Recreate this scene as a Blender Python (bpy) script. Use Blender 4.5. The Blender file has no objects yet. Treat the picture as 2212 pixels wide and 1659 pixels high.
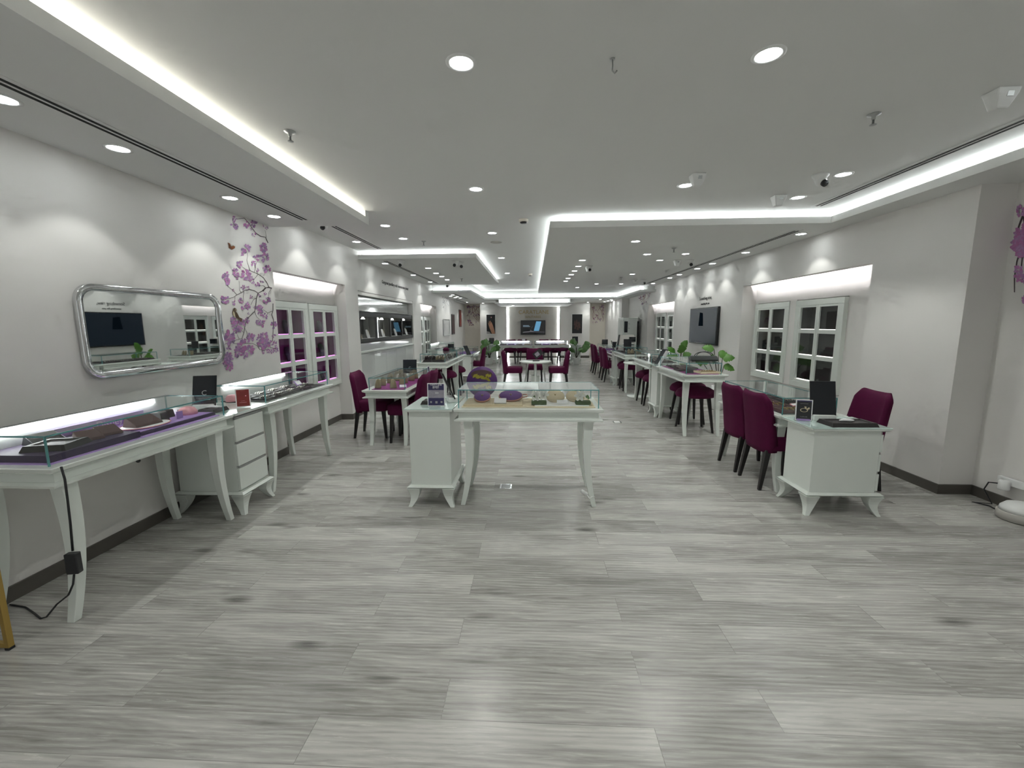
import bpy, bmesh, math, random
from mathutils import Vector, Matrix
random.seed(11)
scene = bpy.context.scene
COL = scene.collection
PI = math.pi

# ------------------------------------------------------------------ camera calibration (metres, camera 1.5 m above the floor)
F = 904.768
RM = Matrix(((0.998823722, 0.000620339, -0.048484919),
             (0.0480812297, -0.142058179, 0.988689875),
             (-0.00627435617, -0.989858116, -0.141920906)))
CAM = Vector((0, 0, 1.5))
def ray(x, y): return RM @ Vector(((x - 1106.0) / F, (y - 829.5) / F, 1.0))
def PZ(x, y, z=0.0): v = ray(x, y); return CAM + v * ((z - CAM.z) / v.z)
def PX(x, y, X): v = ray(x, y); return CAM + v * (X / v.x)
def PY(x, y, Y): v = ray(x, y); return CAM + v * (Y / v.y)

cam_d = bpy.data.cameras.new('camera'); cam = bpy.data.objects.new('camera', cam_d); COL.objects.link(cam)
cam_d.sensor_fit = 'HORIZONTAL'; cam_d.sensor_width = 36.0; cam_d.lens = F * 36.0 / 2212.0
cam_d.clip_start = 0.05; cam_d.clip_end = 200
cx, cy, cz = RM.col[0], -RM.col[1], -RM.col[2]
cam.matrix_world = Matrix(((cx[0], cy[0], cz[0], 0), (cx[1], cy[1], cz[1], 0), (cx[2], cy[2], cz[2], 1.5), (0, 0, 0, 1)))
scene.camera = cam

# ------------------------------------------------------------------ materials
def nodes(m):
    m.use_nodes = True
    nt = m.node_tree
    return nt, nt.nodes, nt.links, nt.nodes['Principled BSDF']
def mat(name, col, rough=0.5, metal=0.0, emit=None, estr=0.0, noise=0.0, nscale=8.0, bump=0.0, coat=0.0, spec=None, sheen=0.0):
    m = bpy.data.materials.new(name); nt, N, L, b = nodes(m)
    b.inputs['Base Color'].default_value = (*col, 1); b.inputs['Roughness'].default_value = rough
    b.inputs['Metallic'].default_value = metal
    if spec is not None: b.inputs['Specular IOR Level'].default_value = spec
    if coat: b.inputs['Coat Weight'].default_value = coat; b.inputs['Coat Roughness'].default_value = 0.06
    if sheen:
        b.inputs['Sheen Weight'].default_value = sheen; b.inputs['Sheen Roughness'].default_value = 0.35
        b.inputs['Sheen Tint'].default_value = (*[min(1, c * 4) for c in col], 1)
    if emit: b.inputs['Emission Color'].default_value = (*emit, 1); b.inputs['Emission Strength'].default_value = estr
    if noise or bump:
        tc = N.new('ShaderNodeTexCoord'); nz = N.new('ShaderNodeTexNoise')
        nz.inputs['Scale'].default_value = nscale; nz.inputs['Detail'].default_value = 4
        L.new(tc.outputs['Object'], nz.inputs['Vector'])
        if noise:
            cr = N.new('ShaderNodeValToRGB')
            cr.color_ramp.elements[0].color = (*[c * (1 - noise) for c in col], 1)
            cr.color_ramp.elements[1].color = (*[min(1, c * (1 + noise)) for c in col], 1)
            L.new(nz.outputs['Fac'], cr.inputs['Fac']); L.new(cr.outputs['Color'], b.inputs['Base Color'])
        if bump:
            bp = N.new('ShaderNodeBump'); bp.inputs['Strength'].default_value = bump; bp.inputs['Distance'].default_value = 0.004
            L.new(nz.outputs['Fac'], bp.inputs['Height']); L.new(bp.outputs['Normal'], b.inputs['Normal'])
    return m
def emis(name, col, s):
    m = bpy.data.materials.new(name); m.use_nodes = True; nt = m.node_tree; nt.nodes.clear()
    e = nt.nodes.new('ShaderNodeEmission'); o = nt.nodes.new('ShaderNodeOutputMaterial')
    e.inputs['Color'].default_value = (*col, 1); e.inputs['Strength'].default_value = s
    nt.links.new(e.outputs[0], o.inputs[0]); return m
def glassmat(name, tint, boost=1.0, milk=0.0):
    m = bpy.data.materials.new(name); m.use_nodes = True; nt = m.node_tree; N = nt.nodes; N.clear(); L = nt.links
    tr = N.new('ShaderNodeBsdfTransparent'); tr.inputs[0].default_value = (*tint, 1)
    gl = N.new('ShaderNodeBsdfGlossy'); gl.inputs['Roughness'].default_value = 0.0; gl.inputs[0].default_value = (0.95, 1, 0.98, 1)
    ge = N.new('ShaderNodeNewGeometry'); dt = N.new('ShaderNodeVectorMath'); dt.operation = 'DOT_PRODUCT'
    L.new(ge.outputs['Normal'], dt.inputs[0]); L.new(ge.outputs['Incoming'], dt.inputs[1])
    prev = dt.outputs['Value']
    for op, val, flip in (('ABSOLUTE', 0, 0), ('SUBTRACT', 1.0, 1), ('POWER', 5.0, 0), ('MULTIPLY_ADD', 0.92, 0)):
        q = N.new('ShaderNodeMath'); q.operation = op
        if op == 'SUBTRACT': q.inputs[0].default_value = 1.0; L.new(prev, q.inputs[1])
        else:
            L.new(prev, q.inputs[0]); q.inputs[1].default_value = val
            if op == 'MULTIPLY_ADD': q.inputs[2].default_value = 0.08
        prev = q.outputs[0]
    ml = N.new('ShaderNodeMath'); ml.operation = 'MULTIPLY'; ml.inputs[1].default_value = boost; ml.use_clamp = True
    mx = N.new('ShaderNodeMixShader'); o = N.new('ShaderNodeOutputMaterial')
    L.new(prev, ml.inputs[0]); L.new(ml.outputs[0], mx.inputs[0]); L.new(tr.outputs[0], mx.inputs[1]); L.new(gl.outputs[0], mx.inputs[2])
    if milk:
        df = N.new('ShaderNodeBsdfDiffuse'); df.inputs[0].default_value = (0.85, 0.87, 0.86, 1); m2 = N.new('ShaderNodeMixShader'); m2.inputs[0].default_value = milk
        L.new(tr.outputs[0], m2.inputs[1]); L.new(df.outputs[0], m2.inputs[2]); L.new(m2.outputs[0], mx.inputs[1])
    L.new(mx.outputs[0], o.inputs[0]); return m

def floor_mat():
    m = bpy.data.materials.new('grey_oak_planks'); nt, N, L, b = nodes(m)
    tc = N.new('ShaderNodeTexCoord'); mp = N.new('ShaderNodeMapping'); L.new(tc.outputs['Object'], mp.inputs[0])
    mp.inputs['Location'].default_value = (0.35, -0.084, 0)
    br = N.new('ShaderNodeTexBrick'); L.new(mp.outputs[0], br.inputs['Vector'])
    br.offset = 0.37; br.offset_frequency = 2; br.squash = 1.0
    br.inputs['Scale'].default_value = 1.0; br.inputs['Brick Width'].default_value = 1.28; br.inputs['Row Height'].default_value = 0.187
    br.inputs['Mortar Size'].default_value = 0.0012; br.inputs['Mortar Smooth'].default_value = 0.2; br.inputs['Bias'].default_value = 0.0
    br.inputs['Color1'].default_value = (0, 0, 0, 1); br.inputs['Color2'].default_value = (1, 1, 1, 1); br.inputs['Mortar'].default_value = (0.5, 0.5, 0.5, 1)
    # shift the grain per plank
    sx = N.new('ShaderNodeVectorMath'); sx.operation = 'MULTIPLY_ADD'
    L.new(br.outputs['Color'], sx.inputs[0]); sx.inputs[1].default_value = (7.0, 3.0, 0.0); L.new(tc.outputs['Object'], sx.inputs[2])
    def stretch(v, sc):
        q = N.new('ShaderNodeMapping'); q.inputs['Scale'].default_value = sc; L.new(v, q.inputs[0]); return q.outputs[0]
    def noise(v, s, d, dist=0.0, r=0.6):
        q = N.new('ShaderNodeTexNoise'); q.inputs['Scale'].default_value = s; q.inputs['Detail'].default_value = d
        q.inputs['Distortion'].default_value = dist; q.inputs['Roughness'].default_value = r; L.new(v, q.inputs['Vector']); return q.outputs['Fac']
    def math_(op, a, bb, clamp=False):
        q = N.new('ShaderNodeMath'); q.operation = op; q.use_clamp = clamp
        for i, v in enumerate((a, bb)):
            if isinstance(v, (int, float)): q.inputs[i].default_value = v
            else: L.new(v, q.inputs[i])
        return q.outputs[0]
    broad = noise(stretch(sx.outputs[0], (0.9, 5.0, 1)), 1.4, 4, 0.8)
    grain = noise(stretch(sx.outputs[0], (2.2, 42.0, 1)), 2.0, 5, 0.7, 0.7)
    rings = N.new('ShaderNodeTexWave'); rings.wave_type = 'BANDS'; rings.bands_direction = 'Y'
    L.new(stretch(sx.outputs[0], (1.0, 6.0, 1)), rings.inputs['Vector']); rings.inputs['Scale'].default_value = 2.2
    rings.inputs['Distortion'].default_value = 9.0; rings.inputs['Detail'].default_value = 2.5; rings.inputs['Detail Scale'].default_value = 0.8
    kn = N.new('ShaderNodeTexVoronoi'); kn.feature = 'F1'; kn.inputs['Scale'].default_value = 1.0
    L.new(stretch(sx.outputs[0], (1.5, 3.6, 1)), kn.inputs['Vector'])
    kr = N.new('ShaderNodeMapRange'); kr.inputs['From Min'].default_value = 0.03; kr.inputs['From Max'].default_value = 0.16
    kr.inputs['To Min'].default_value = 1.0; kr.inputs['To Max'].default_value = 0.0; L.new(kn.outputs['Distance'], kr.inputs['Value'])
    sep = N.new('ShaderNodeSeparateColor'); L.new(br.outputs['Color'], sep.inputs[0])
    v = math_('MULTIPLY', broad, 0.66)
    v = math_('ADD', v, math_('MULTIPLY', grain, 0.46))
    v = math_('ADD', v, math_('MULTIPLY', rings.outputs['Fac'], 0.10))
    v = math_('ADD', v, math_('MULTIPLY', sep.outputs[0], 0.16))
    v = math_('SUBTRACT', v, math_('MULTIPLY', kr.outputs[0], math_('MULTIPLY', broad, 0.62)))
    v = math_('SUBTRACT', v, math_('MULTIPLY', br.outputs['Fac'], 0.18))
    cr = N.new('ShaderNodeValToRGB'); e = cr.color_ramp.elements
    e[0].position = 0.30; e[0].color = (0.105, 0.102, 0.095, 1)
    e[1].position = 0.84; e[1].color = (0.50, 0.49, 0.465, 1)
    q = e.new(0.55); q.color = (0.275, 0.268, 0.252, 1)
    L.new(v, cr.inputs['Fac']); L.new(cr.outputs['Color'], b.inputs['Base Color'])
    b.inputs['Roughness'].default_value = 0.33; b.inputs['Specular IOR Level'].default_value = 0.42
    rr = N.new('ShaderNodeMapRange'); rr.inputs['To Min'].default_value = 0.17; rr.inputs['To Max'].default_value = 0.34
    L.new(grain, rr.inputs['Value']); L.new(rr.outputs[0], b.inputs['Roughness'])
    bp = N.new('ShaderNodeBump'); bp.inputs['Strength'].default_value = 0.22; bp.inputs['Distance'].default_value = 0.002
    L.new(v, bp.inputs['Height']); L.new(bp.outputs['Normal'], b.inputs['Normal'])
    return m

M = {}
M['floor'] = floor_mat()
M['wall'] = mat('wall_paint', (0.77, 0.755, 0.735), 0.6, noise=0.02, nscale=3, bump=0.03)
M['beige'] = mat('beige_wall_paint', (0.78, 0.735, 0.66), 0.65, noise=0.02, nscale=3)
M['feature'] = mat('grey_panel', (0.47, 0.455, 0.425), 0.6, noise=0.05, nscale=5)
M['ceil'] = mat('ceiling_paint', (0.77, 0.775, 0.76), 0.85, noise=0.01, nscale=3)
M['base'] = mat('grey_baseboard', (0.085, 0.078, 0.068), 0.5, noise=0.25, nscale=6)
M['lacq'] = mat('white_lacquer', (0.735, 0.78, 0.74), 0.22, coat=0.4, noise=0.01, nscale=2)
M['lacq_gloss'] = mat('white_gloss_panel', (0.62, 0.645, 0.64), 0.08, coat=1.0, noise=0.01, nscale=2)
M['topglass'] = mat('pale_green_glass_top', (0.62, 0.78, 0.73), 0.06, coat=1.0, noise=0.01, nscale=2)
M['glass'] = glassmat('clear_glass', (0.98, 0.99, 0.987), boost=0.7)
M['topclear'] = glassmat('clear_glass_top', (0.975, 0.985, 0.982), boost=1.0, milk=0.04)
M['topsheen'] = glassmat('painted_sheen_glass_top', (0.97, 0.98, 0.98), boost=1.1, milk=0.55)  # clear lid with white mixed in to stand for its bright reflection
M['pane'] = glassmat('cabinet_glass', (0.96, 0.965, 0.965), boost=0.7)
M['edge'] = mat('teal_glass_edge', (0.10, 0.30, 0.31), 0.15, spec=0.6)
M['velvet'] = mat('plum_velvet', (0.075, 0.003, 0.033), 0.8, noise=0.14, nscale=22, sheen=0.05, spec=0.2)
M['blackwood'] = mat('black_wood', (0.012, 0.010, 0.010), 0.42, noise=0.3, nscale=30)
M['black'] = mat('black_plastic', (0.012, 0.013, 0.015), 0.35, noise=0.05)
M['screen'] = mat('dark_screen', (0.010, 0.013, 0.018), 0.08, coat=0.15, noise=0.05)
M['leather'] = mat('black_leatherette', (0.020, 0.017, 0.017), 0.55, noise=0.3, nscale=60, bump=0.15)
M['chrome'] = mat('chrome', (0.72, 0.73, 0.74), 0.12, 1.0, noise=0.01)
M['steel'] = mat('brushed_steel', (0.42, 0.43, 0.43), 0.35, 1.0, noise=0.05)
M['mirror'] = mat('mirror_glass', (0.80, 0.83, 0.82), 0.015, 1.0, noise=0.004)
M['dullmirror'] = mat('dull_mirror_glass', (0.42, 0.42, 0.41), 0.45, 0.6, noise=0.02)
M['gold'] = mat('gold_metal', (0.36, 0.27, 0.115), 0.4, 0.6, noise=0.05)
M['brass'] = mat('brass_frame', (0.50, 0.34, 0.10), 0.38, 0.8, noise=0.1)
M['silver'] = mat('silver_jewellery', (0.8, 0.78, 0.74), 0.15, 1.0, noise=0.02)
M['purple'] = mat('purple_lining', (0.12, 0.035, 0.22), 0.7, noise=0.12, nscale=20)
M['plaque'] = mat('plaque_purple', (0.075, 0.02, 0.13), 0.35, noise=0.15, nscale=10)
M['lilac'] = mat('lilac_lining', (0.42, 0.27, 0.62), 0.6, noise=0.08, nscale=10)
M['magenta'] = mat('magenta_lining', (0.22, 0.025, 0.17), 0.7, noise=0.15, nscale=14)
M['darkpurple'] = mat('dark_purple_board', (0.035, 0.018, 0.06), 0.6, noise=0.1)
M['umber'] = mat('brown_suede', (0.085, 0.048, 0.045), 0.8, noise=0.2, nscale=30)
M['bronze'] = mat('bronze_bust', (0.27, 0.225, 0.14), 0.35, 0.2, noise=0.2, nscale=12)
M['cream'] = mat('cream_board', (0.62, 0.53, 0.36), 0.6, noise=0.12, nscale=14)
M['pinkpaper'] = mat('pink_card', (0.80, 0.38, 0.42), 0.6, noise=0.1)
M['white'] = mat('white_plastic', (0.78, 0.79, 0.78), 0.35, noise=0.01)
M['paper'] = mat('white_card', (0.85, 0.85, 0.86), 0.5, noise=0.01)
M['greyfab'] = mat('grey_lining', (0.032, 0.032, 0.032), 0.75, noise=0.15, nscale=20)
M['charcoal'] = mat('charcoal_box', (0.010, 0.010, 0.010), 0.5, noise=0.1, spec=0.3)
M['leaf'] = mat('green_leaf', (0.075, 0.19, 0.045), 0.4, noise=0.35, nscale=9)
M['leaf2'] = mat('bright_green_leaf', (0.09, 0.24, 0.035), 0.4, noise=0.3, nscale=9)
M['moss'] = mat('green_moss', (0.055, 0.10, 0.03), 0.9, noise=0.4, nscale=60)
M['petal'] = mat('white_petal', (0.80, 0.80, 0.75), 0.6, noise=0.05)
M['stem'] = mat('dark_stem', (0.05, 0.045, 0.025), 0.6, noise=0.1)
M['soil'] = mat('soil', (0.03, 0.022, 0.016), 0.9, noise=0.3, nscale=40)
M['navy'] = mat('navy_print', (0.025, 0.02, 0.085), 0.35, noise=0.1)
M['redprint'] = mat('red_print', (0.21, 0.018, 0.014), 0.35, noise=0.35, nscale=14)
M['greyprint'] = mat('grey_print', (0.30, 0.28, 0.33), 0.4, noise=0.35, nscale=30)
M['vent'] = mat('dark_vent_slot', (0.006, 0.006, 0.006), 0.8, noise=0.1)
M['tube'] = mat('ink_text', (0.10, 0.10, 0.10), 0.6, noise=0.05)
M['led'] = emis('led_white', (0.95, 1.0, 1.0), 26.0)
M['caseled'] = emis('case_led_white', (0.97, 1.0, 1.0), 16.0)
M['coveled'] = emis('cove_led_white', (0.94, 1.0, 1.0), 20.0)
M['warmled'] = emis('warm_led', (1.0, 0.96, 0.84), 20.0)
M['nicheled'] = emis('niche_led', (1.0, 0.97, 0.98), 38.0)
M['lamp'] = emis('downlight_glow', (0.95, 1.0, 0.99), 30.0)
M['shelfglow'] = emis('shelf_glow', (1.0, 0.99, 0.93), 2.2)
M['violetglow'] = emis('violet_shelf_glow', (0.75, 0.25, 0.75), 2.0)
M['spotglow'] = emis('small_spot_glow', (1.0, 0.97, 0.9), 14.0)
M['blue'] = emis('screen_blue', (0.16, 0.40, 0.62), 0.55)
M['bluepic'] = mat('dim_screen_picture', (0.004, 0.006, 0.009), 0.3, emit=(0.012, 0.020, 0.030), estr=0.3, noise=0.5, nscale=3, spec=0.15)
M['bluedark'] = emis('screen_dark_blue', (0.012, 0.022, 0.034), 0.15)
M['caption'] = emis('screen_caption', (0.25, 0.35, 0.42), 0.5)
M['blossom1'] = mat('orchid_print', (0.44, 0.25, 0.47), 0.7, noise=0.35, nscale=60)
M['blossom2'] = mat('magenta_print', (0.46, 0.18, 0.40), 0.7, noise=0.3, nscale=60)
M['blossom3'] = mat('violet_print', (0.28, 0.17, 0.34), 0.7, noise=0.3, nscale=60)
M['bark'] = mat('branch_print', (0.055, 0.04, 0.045), 0.7, noise=0.2, nscale=40)
M['rosebr'] = mat('rose_brown_print', (0.36, 0.19, 0.18), 0.7, noise=0.25, nscale=20)
M['greybr'] = mat('grey_branch_print', (0.34, 0.33, 0.33), 0.7, noise=0.1, nscale=20)
M['orange'] = mat('butterfly_orange', (0.30, 0.10, 0.03), 0.7, noise=0.2, nscale=40)
M['brown'] = mat('bird_brown', (0.10, 0.06, 0.03), 0.7, noise=0.3, nscale=40)
M['skin'] = mat('skin_print', (0.46, 0.24, 0.15), 0.6, noise=0.2, nscale=9)
M['olive'] = mat('yellow_olive_print', (0.36, 0.32, 0.03), 0.5, noise=0.25, nscale=25)
M['rim'] = mat('rose_gold_rim', (0.50, 0.25, 0.20), 0.35, 0.4, noise=0.05)

# ------------------------------------------------------------------ mesh helpers
class MB:
    def __init__(s): s.bm = bmesh.new(); s.mi = 0; s.sm = False
    def _f(s, vs):
        try:
            f = s.bm.faces.new(vs); f.material_index = s.mi; f.smooth = s.sm; return f
        except ValueError: return None
    def v(s, p): return s.bm.verts.new(p)
    def box(s, x0, x1, y0, y1, z0, z1):
        p = [s.v((x, y, z)) for z in (z0, z1) for y in (y0, y1) for x in (x0, x1)]
        for q in ((0, 2, 3, 1), (4, 5, 7, 6), (0, 1, 5, 4), (2, 6, 7, 3), (0, 4, 6, 2), (1, 3, 7, 5)): s._f([p[i] for i in q])
        return s
    def hexa(s, pts):      # 8 points: bottom ring (4) then top ring (4)
        p = [s.v(q) for q in pts]
        for q in ((3, 2, 1, 0), (4, 5, 6, 7), (0, 1, 5, 4), (1, 2, 6, 5), (2, 3, 7, 6), (3, 0, 4, 7)): s._f([p[i] for i in q])
        return s
    def poly(s, pts): s._f([s.v(p) for p in pts]); return s
    def loft(s, rings, cap=True, closed=True):
        R = [[s.v(p) for p in r] for r in rings]
        n = len(R[0])
        for a, b in zip(R, R[1:]):
            for i in range(n if closed else n - 1):
                j = (i + 1) % n; s._f([a[i], a[j], b[j], b[i]])
        if cap: s._f(R[0][::-1]); s._f(R[-1])
        return s
    def rects(s, prof, cx=0, cy=0):   # prof = [(z, hx, hy)]
        return s.loft([[(cx - hx, cy - hy, z), (cx + hx, cy - hy, z), (cx + hx, cy + hy, z), (cx - hx, cy + hy, z)] for z, hx, hy in prof])
    def lathe(s, prof, c=(0, 0, 0), n=24, ex=1.0, ey=1.0, cap=True):
        return s.loft([[(c[0] + r * ex * math.cos(2 * PI * i / n), c[1] + r * ey * math.sin(2 * PI * i / n), c[2] + z) for i in range(n)] for r, z in prof], cap)
    def tube(s, path, r, n=8, cap=True):
        P = [Vector(p) for p in path]; rings = []
        up = None
        for i, p in enumerate(P):
            t = (P[min(i + 1, len(P) - 1)] - P[max(i - 1, 0)]).normalized()
            if up is None: up = Vector((0, 0, 1)) if abs(t.z) < 0.9 else Vector((1, 0, 0))
            a = t.cross(up).normalized(); up = a.cross(t).normalized()
            rr = r[i] if isinstance(r, (list, tuple)) else r
            rings.append([p + (a * math.cos(2 * PI * k / n) + up * math.sin(2 * PI * k / n)) * rr for k in range(n)])
        return s.loft(rings, cap)
    def ball(s, c, r, n=10, m=6, sz=1.0):
        return s.loft([[(c[0] + r * math.sin(PI * j / m) * math.cos(2 * PI * i / n), c[1] + r * math.sin(PI * j / m) * math.sin(2 * PI * i / n), c[2] - r * sz * math.cos(PI * j / m)) for i in range(n)] for j in [0.08] + list(range(1, m)) + [m - 0.08]])
    def xform(s, mtx): bmesh.ops.transform(s.bm, matrix=mtx, verts=s.bm.verts); return s
def smooth(): m = MB(); m.sm = True; return m

def obj(name, mb, mats, parent=None, bevel=0.0, seg=2, loc=None, rot=None, kind=None):
    bmesh.ops.recalc_face_normals(mb.bm, faces=mb.bm.faces)
    me = bpy.data.meshes.new(name); mb.bm.to_mesh(me); mb.bm.free()
    for m in (mats if isinstance(mats, (list, tuple)) else [mats]): me.materials.append(M[m] if isinstance(m, str) else m)
    o = bpy.data.objects.new(name, me); COL.objects.link(o)
    if parent: o.parent = parent
    if loc is not None: o.location = loc
    if rot is not None: o.rotation_euler = rot
    if bevel:
        b = o.modifiers.new('bevel', 'BEVEL'); b.width = bevel; b.segments = seg; b.limit_method = 'ANGLE'; b.angle_limit = math.radians(40)
    if kind: o['kind'] = kind
    return o
def tag(o, label, cat, group=None):
    o['label'] = label; o['category'] = cat
    if group: o['group'] = group
    return o
def thing(name, label, cat, loc=(0, 0, 0), rotz=0.0, group=None):
    o = bpy.data.objects.new(name, None); COL.objects.link(o); o.empty_display_size = 0.1
    o.location = loc; o.rotation_euler = (0, 0, rotz); return tag(o, label, cat, group)
def dup(root, loc, rotz, label, group=None):
    r = root.copy(); COL.objects.link(r); r.location = loc; r.rotation_euler = (0, 0, rotz); r['label'] = label
    if group: r['group'] = group
    for ch in list(root.children):
        c = ch.copy(); COL.objects.link(c); c.parent = r
        for g in list(ch.children):
            d = g.copy(); COL.objects.link(d); d.parent = c
    return r
def solo(name, mb, m, label, cat, loc=(0, 0, 0), rot=None, group=None, bevel=0.0):
    return tag(obj(name, mb, m, None, bevel, loc=loc, rot=rot), label, cat, group)
def struct(name, mb, m, bevel=0.0): return obj(name, mb, m, bevel=bevel, kind='structure')
ORD = ['nearest', 'second', 'third', 'fourth', 'fifth', 'sixth', 'seventh', 'eighth', 'ninth', 'tenth']
def text(name, body, size, loc, rot, m, label=None, parent=None, align='CENTER', extrude=0.002, cat='lettering'):
    c = bpy.data.curves.new(name, 'FONT'); c.body = body; c.size = size; c.align_x = align; c.align_y = 'CENTER'; c.extrude = extrude
    tmp = bpy.data.objects.new('tmp', c); COL.objects.link(tmp); bpy.context.view_layer.update()
    me = bpy.data.meshes.new_from_object(tmp.evaluated_get(bpy.context.evaluated_depsgraph_get())); bpy.data.objects.remove(tmp); bpy.data.curves.remove(c)
    me.materials.clear(); me.materials.append(M[m]); o = bpy.data.objects.new(name, me); COL.objects.link(o)
    o.location = loc; o.rotation_euler = rot
    if parent: o.parent = parent
    if label: tag(o, label, cat)
    return o

# ------------------------------------------------------------------ room shell
XL, XR = -2.88, 3.56
CZ, SZ, ST = 2.71, 2.575, 2.645
YF, YB = -2.2, 19.5
b = MB(); b.box(-3.6, 4.3, YF, YB, -0.1, 0.0); struct('floor', b, 'floor')
b = MB(); b.box(-3.6, 4.3, YF, YB, CZ, CZ + 0.1); struct('ceiling', b, 'ceil')

def niche(b, s, X, y0, y1, ztop, back, depth_hdr=0.115, zc=2.6):
    o = lambda a, c: (min(a, c), max(a, c))
    b.box(*o(X, X + s * 0.05), y0, y1, ztop, CZ)                 # header face
    b.box(*o(X, X + s * depth_hdr), y0, y1, ztop - 0.02, ztop)     # ledge of the light trough
    b.box(*o(back, back + s * 0.1), y0 - 0.05, y1 + 0.05, 0, CZ)     # back
    b.box(*o(X + s * 0.051, back), y0, y1, zc, CZ)
N1 = (4.65, 6.46, 2.13); N2 = (6.93, 10.13, 2.06); N3 = (10.85, 12.62, 2.06)
b = MB()
for y0, y1 in ((YF, N1[0]), (N1[1], N2[0]), (N2[1], N3[0]), (N3[1], 15.7)): b.box(-3.4, XL, y0, y1, 0, CZ)
niche(b, -1, XL, *N1, -3.32); niche(b, -1, XL, *N3, -3.32)
b.box(-3.4, -3.06, N2[0], N2[1], 0, CZ); b.box(-3.1, XL, N2[0], N2[1], N2[2], CZ)
b.box(-3.5, -3.1, 15.7, YB, 0, CZ)
b.box(-3.32, -3.07, N1[0], 4.735, .575, 1.80); b.box(-3.32, -3.04, 5.585, 5.62, .575, 1.80); b.box(-3.32, -3.06, 11.70, 11.76, .54, 1.73); b.box(-3.32, -3.07, N1[0], N1[1], 0, .575); b.box(-3.32, -3.07, N1[0], N1[1], 1.80, CZ)
b.box(-3.32, -3.09, N3[0], 10.95, .54, 1.73); b.box(-3.32, -3.09, N3[0], N3[1], 0, .54); b.box(-3.32, -3.09, N3[0], N3[1], 1.73, CZ); b.box(-3.32, -3.09, 12.52, N3[1], .54, 1.73)
struct('wall_left', b, 'wall')
R1 = (4.70, 7.42, 2.13); R2 = (10.87, 13.30, 2.07)
b = MB()
for y0, y1 in ((3.69, R1[0]), (R1[1], R2[0]), (R2[1], 15.9)): b.box(XR, 4.1, y0, y1, 0, CZ)
niche(b, 1, XR, *R1, 4.0); niche(b, 1, XR, *R2, 4.0)
b.box(3.84, 4.2, YF, 3.69, 0, CZ); b.box(3.3, 3.7, 15.9, YB, 0, CZ)
b.box(3.755, 4.0, 6.24, 6.40, .59, 1.81); b.box(3.755, 4.0, 11.95, 12.10, .59, 1.79)
for N_, a0, a1, zt in ((R1, 5.30, 7.34, 1.81), (R2, 11.0, 13.05, 1.79)):
    b.box(3.79, 4.0, N_[0], a0, .59, zt); b.box(3.79, 4.0, a1, N_[1], .59, zt); b.box(3.79, 4.0, N_[0], N_[1], 0, .59); b.box(3.79, 4.0, N_[0], N_[1], zt, CZ)
struct('wall_right', b, 'wall')
b = MB(); b.box(-3.5, -2.27, 19.35, 19.6, 0, CZ); b.box(2.47, 3.6, 19.35, 19.6, 0, CZ)
struct('wall_back_recess', b, 'beige')
b = MB()
gl, gr = PY(1096, 700, 18.6).x, PY(1207, 700, 18.6).x
b.box(-2.30, gl - 0.03, 18.6, 19.4, 0, CZ); b.box(gr + 0.03, 2.50, 18.6, 19.4, 0, CZ); b.box(gl - 0.03, gr + 0.03, 18.72, 19.4, 0, CZ)
struct('wall_back', b, 'wall')
b = MB(); b.box(gl + 0.05, gr - 0.05, 18.66, 18.72, 0.08, 2.24); struct('trim_1', b, 'feature')
b = MB()
b.box(XL, XL + 0.014, YF, N1[0], 0, 0.085); b.box(-3.07, -3.056, N1[0], N1[1], 0, 0.085); b.box(-3.056, XL, N1[1] - 0.014, N1[1], 0, 0.085)
b.box(XL, XL + 0.014, N1[1] - 0.014, N2[0], 0, 0.085); b.box(XL, XL + 0.014, N2[1], N3[0], 0, 0.085); b.box(XL, XL + 0.014, N3[1], 15.7, 0, 0.085)
b.box(-3.1, -3.086, 15.7, 19.35, 0, 0.085)
struct('baseboard_left', b, 'base')
b = MB()
b.box(XR - 0.014, XR, 3.676, R1[0], 0, 0.085); b.box(XR, 3.84, 3.676, 3.69, 0, 0.085); b.box(3.826, 3.84, YF, 3.69, 0, 0.085)
b.box(3.776, 3.79, R1[0], R1[1], 0, 0.085); b.box(XR - 0.014, XR, R1[1], R2[0], 0, 0.085); b.box(XR - 0.014, XR, R2[1], 15.9, 0, 0.085)
b.box(3.286, 3.3, 15.9, 19.35, 0, 0.085)
struct('baseboard_right', b, 'base')
b = MB(); b.box(-2.30, gl - 0.03, 18.586, 18.6, 0, 0.1); b.box(gr + 0.03, 2.50, 18.586, 18.6, 0, 0.1); b.box(gl + .05, gr - .05, 18.7, 18.72, 0, 0.08)
struct('baseboard_back', b, 'base')

# dropped ceilings with light coves
SL = -1.78
b = MB(); b.box(XL, SL, YF, 4.69, SZ, ST); b.box(XL, SL - 0.13, YF, 4.60, ST, CZ); b.box(XL, SL, 4.60, 4.69, ST, CZ); struct('trim_2', b, 'ceil')
S2 = (-0.92, 7.02, 11.7)
b = MB(); b.box(XL, S2[0], S2[1], S2[2], SZ, ST); b.box(XL, S2[0] - 0.13, S2[1] + 0.13, S2[2], ST, CZ); struct('trim_3', b, 'ceil')
RX0, RX1, RY = 0.20, 3.27, 4.96
b = MB(); b.box(RX0, XR, RY, 15.2, SZ, ST); b.box(RX1, 3.9, YF, RY, SZ, ST)
b.box(RX0 + 0.13, XR, RY + 0.13, 15.2, ST, CZ); b.box(RX1 + 0.13, 3.9, YF, RY + 0.13, ST, CZ); struct('trim_4', b, 'ceil')
Z3 = 2.40
c1, c2, c3, c4, c5 = PZ(942, 632, Z3), PZ(1021, 631, Z3), PZ(1044, 646.5, Z3), PZ(1331, 644.5, Z3), PZ(1386, 630, Z3)
ax = (c2.x + c3.x) / 2; ay = c2.y; by = (c3.y + c4.y) / 2; rx = (c4.x + c5.x) / 2; ry = min(c5.y, 13.2)
b = MB()
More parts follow.
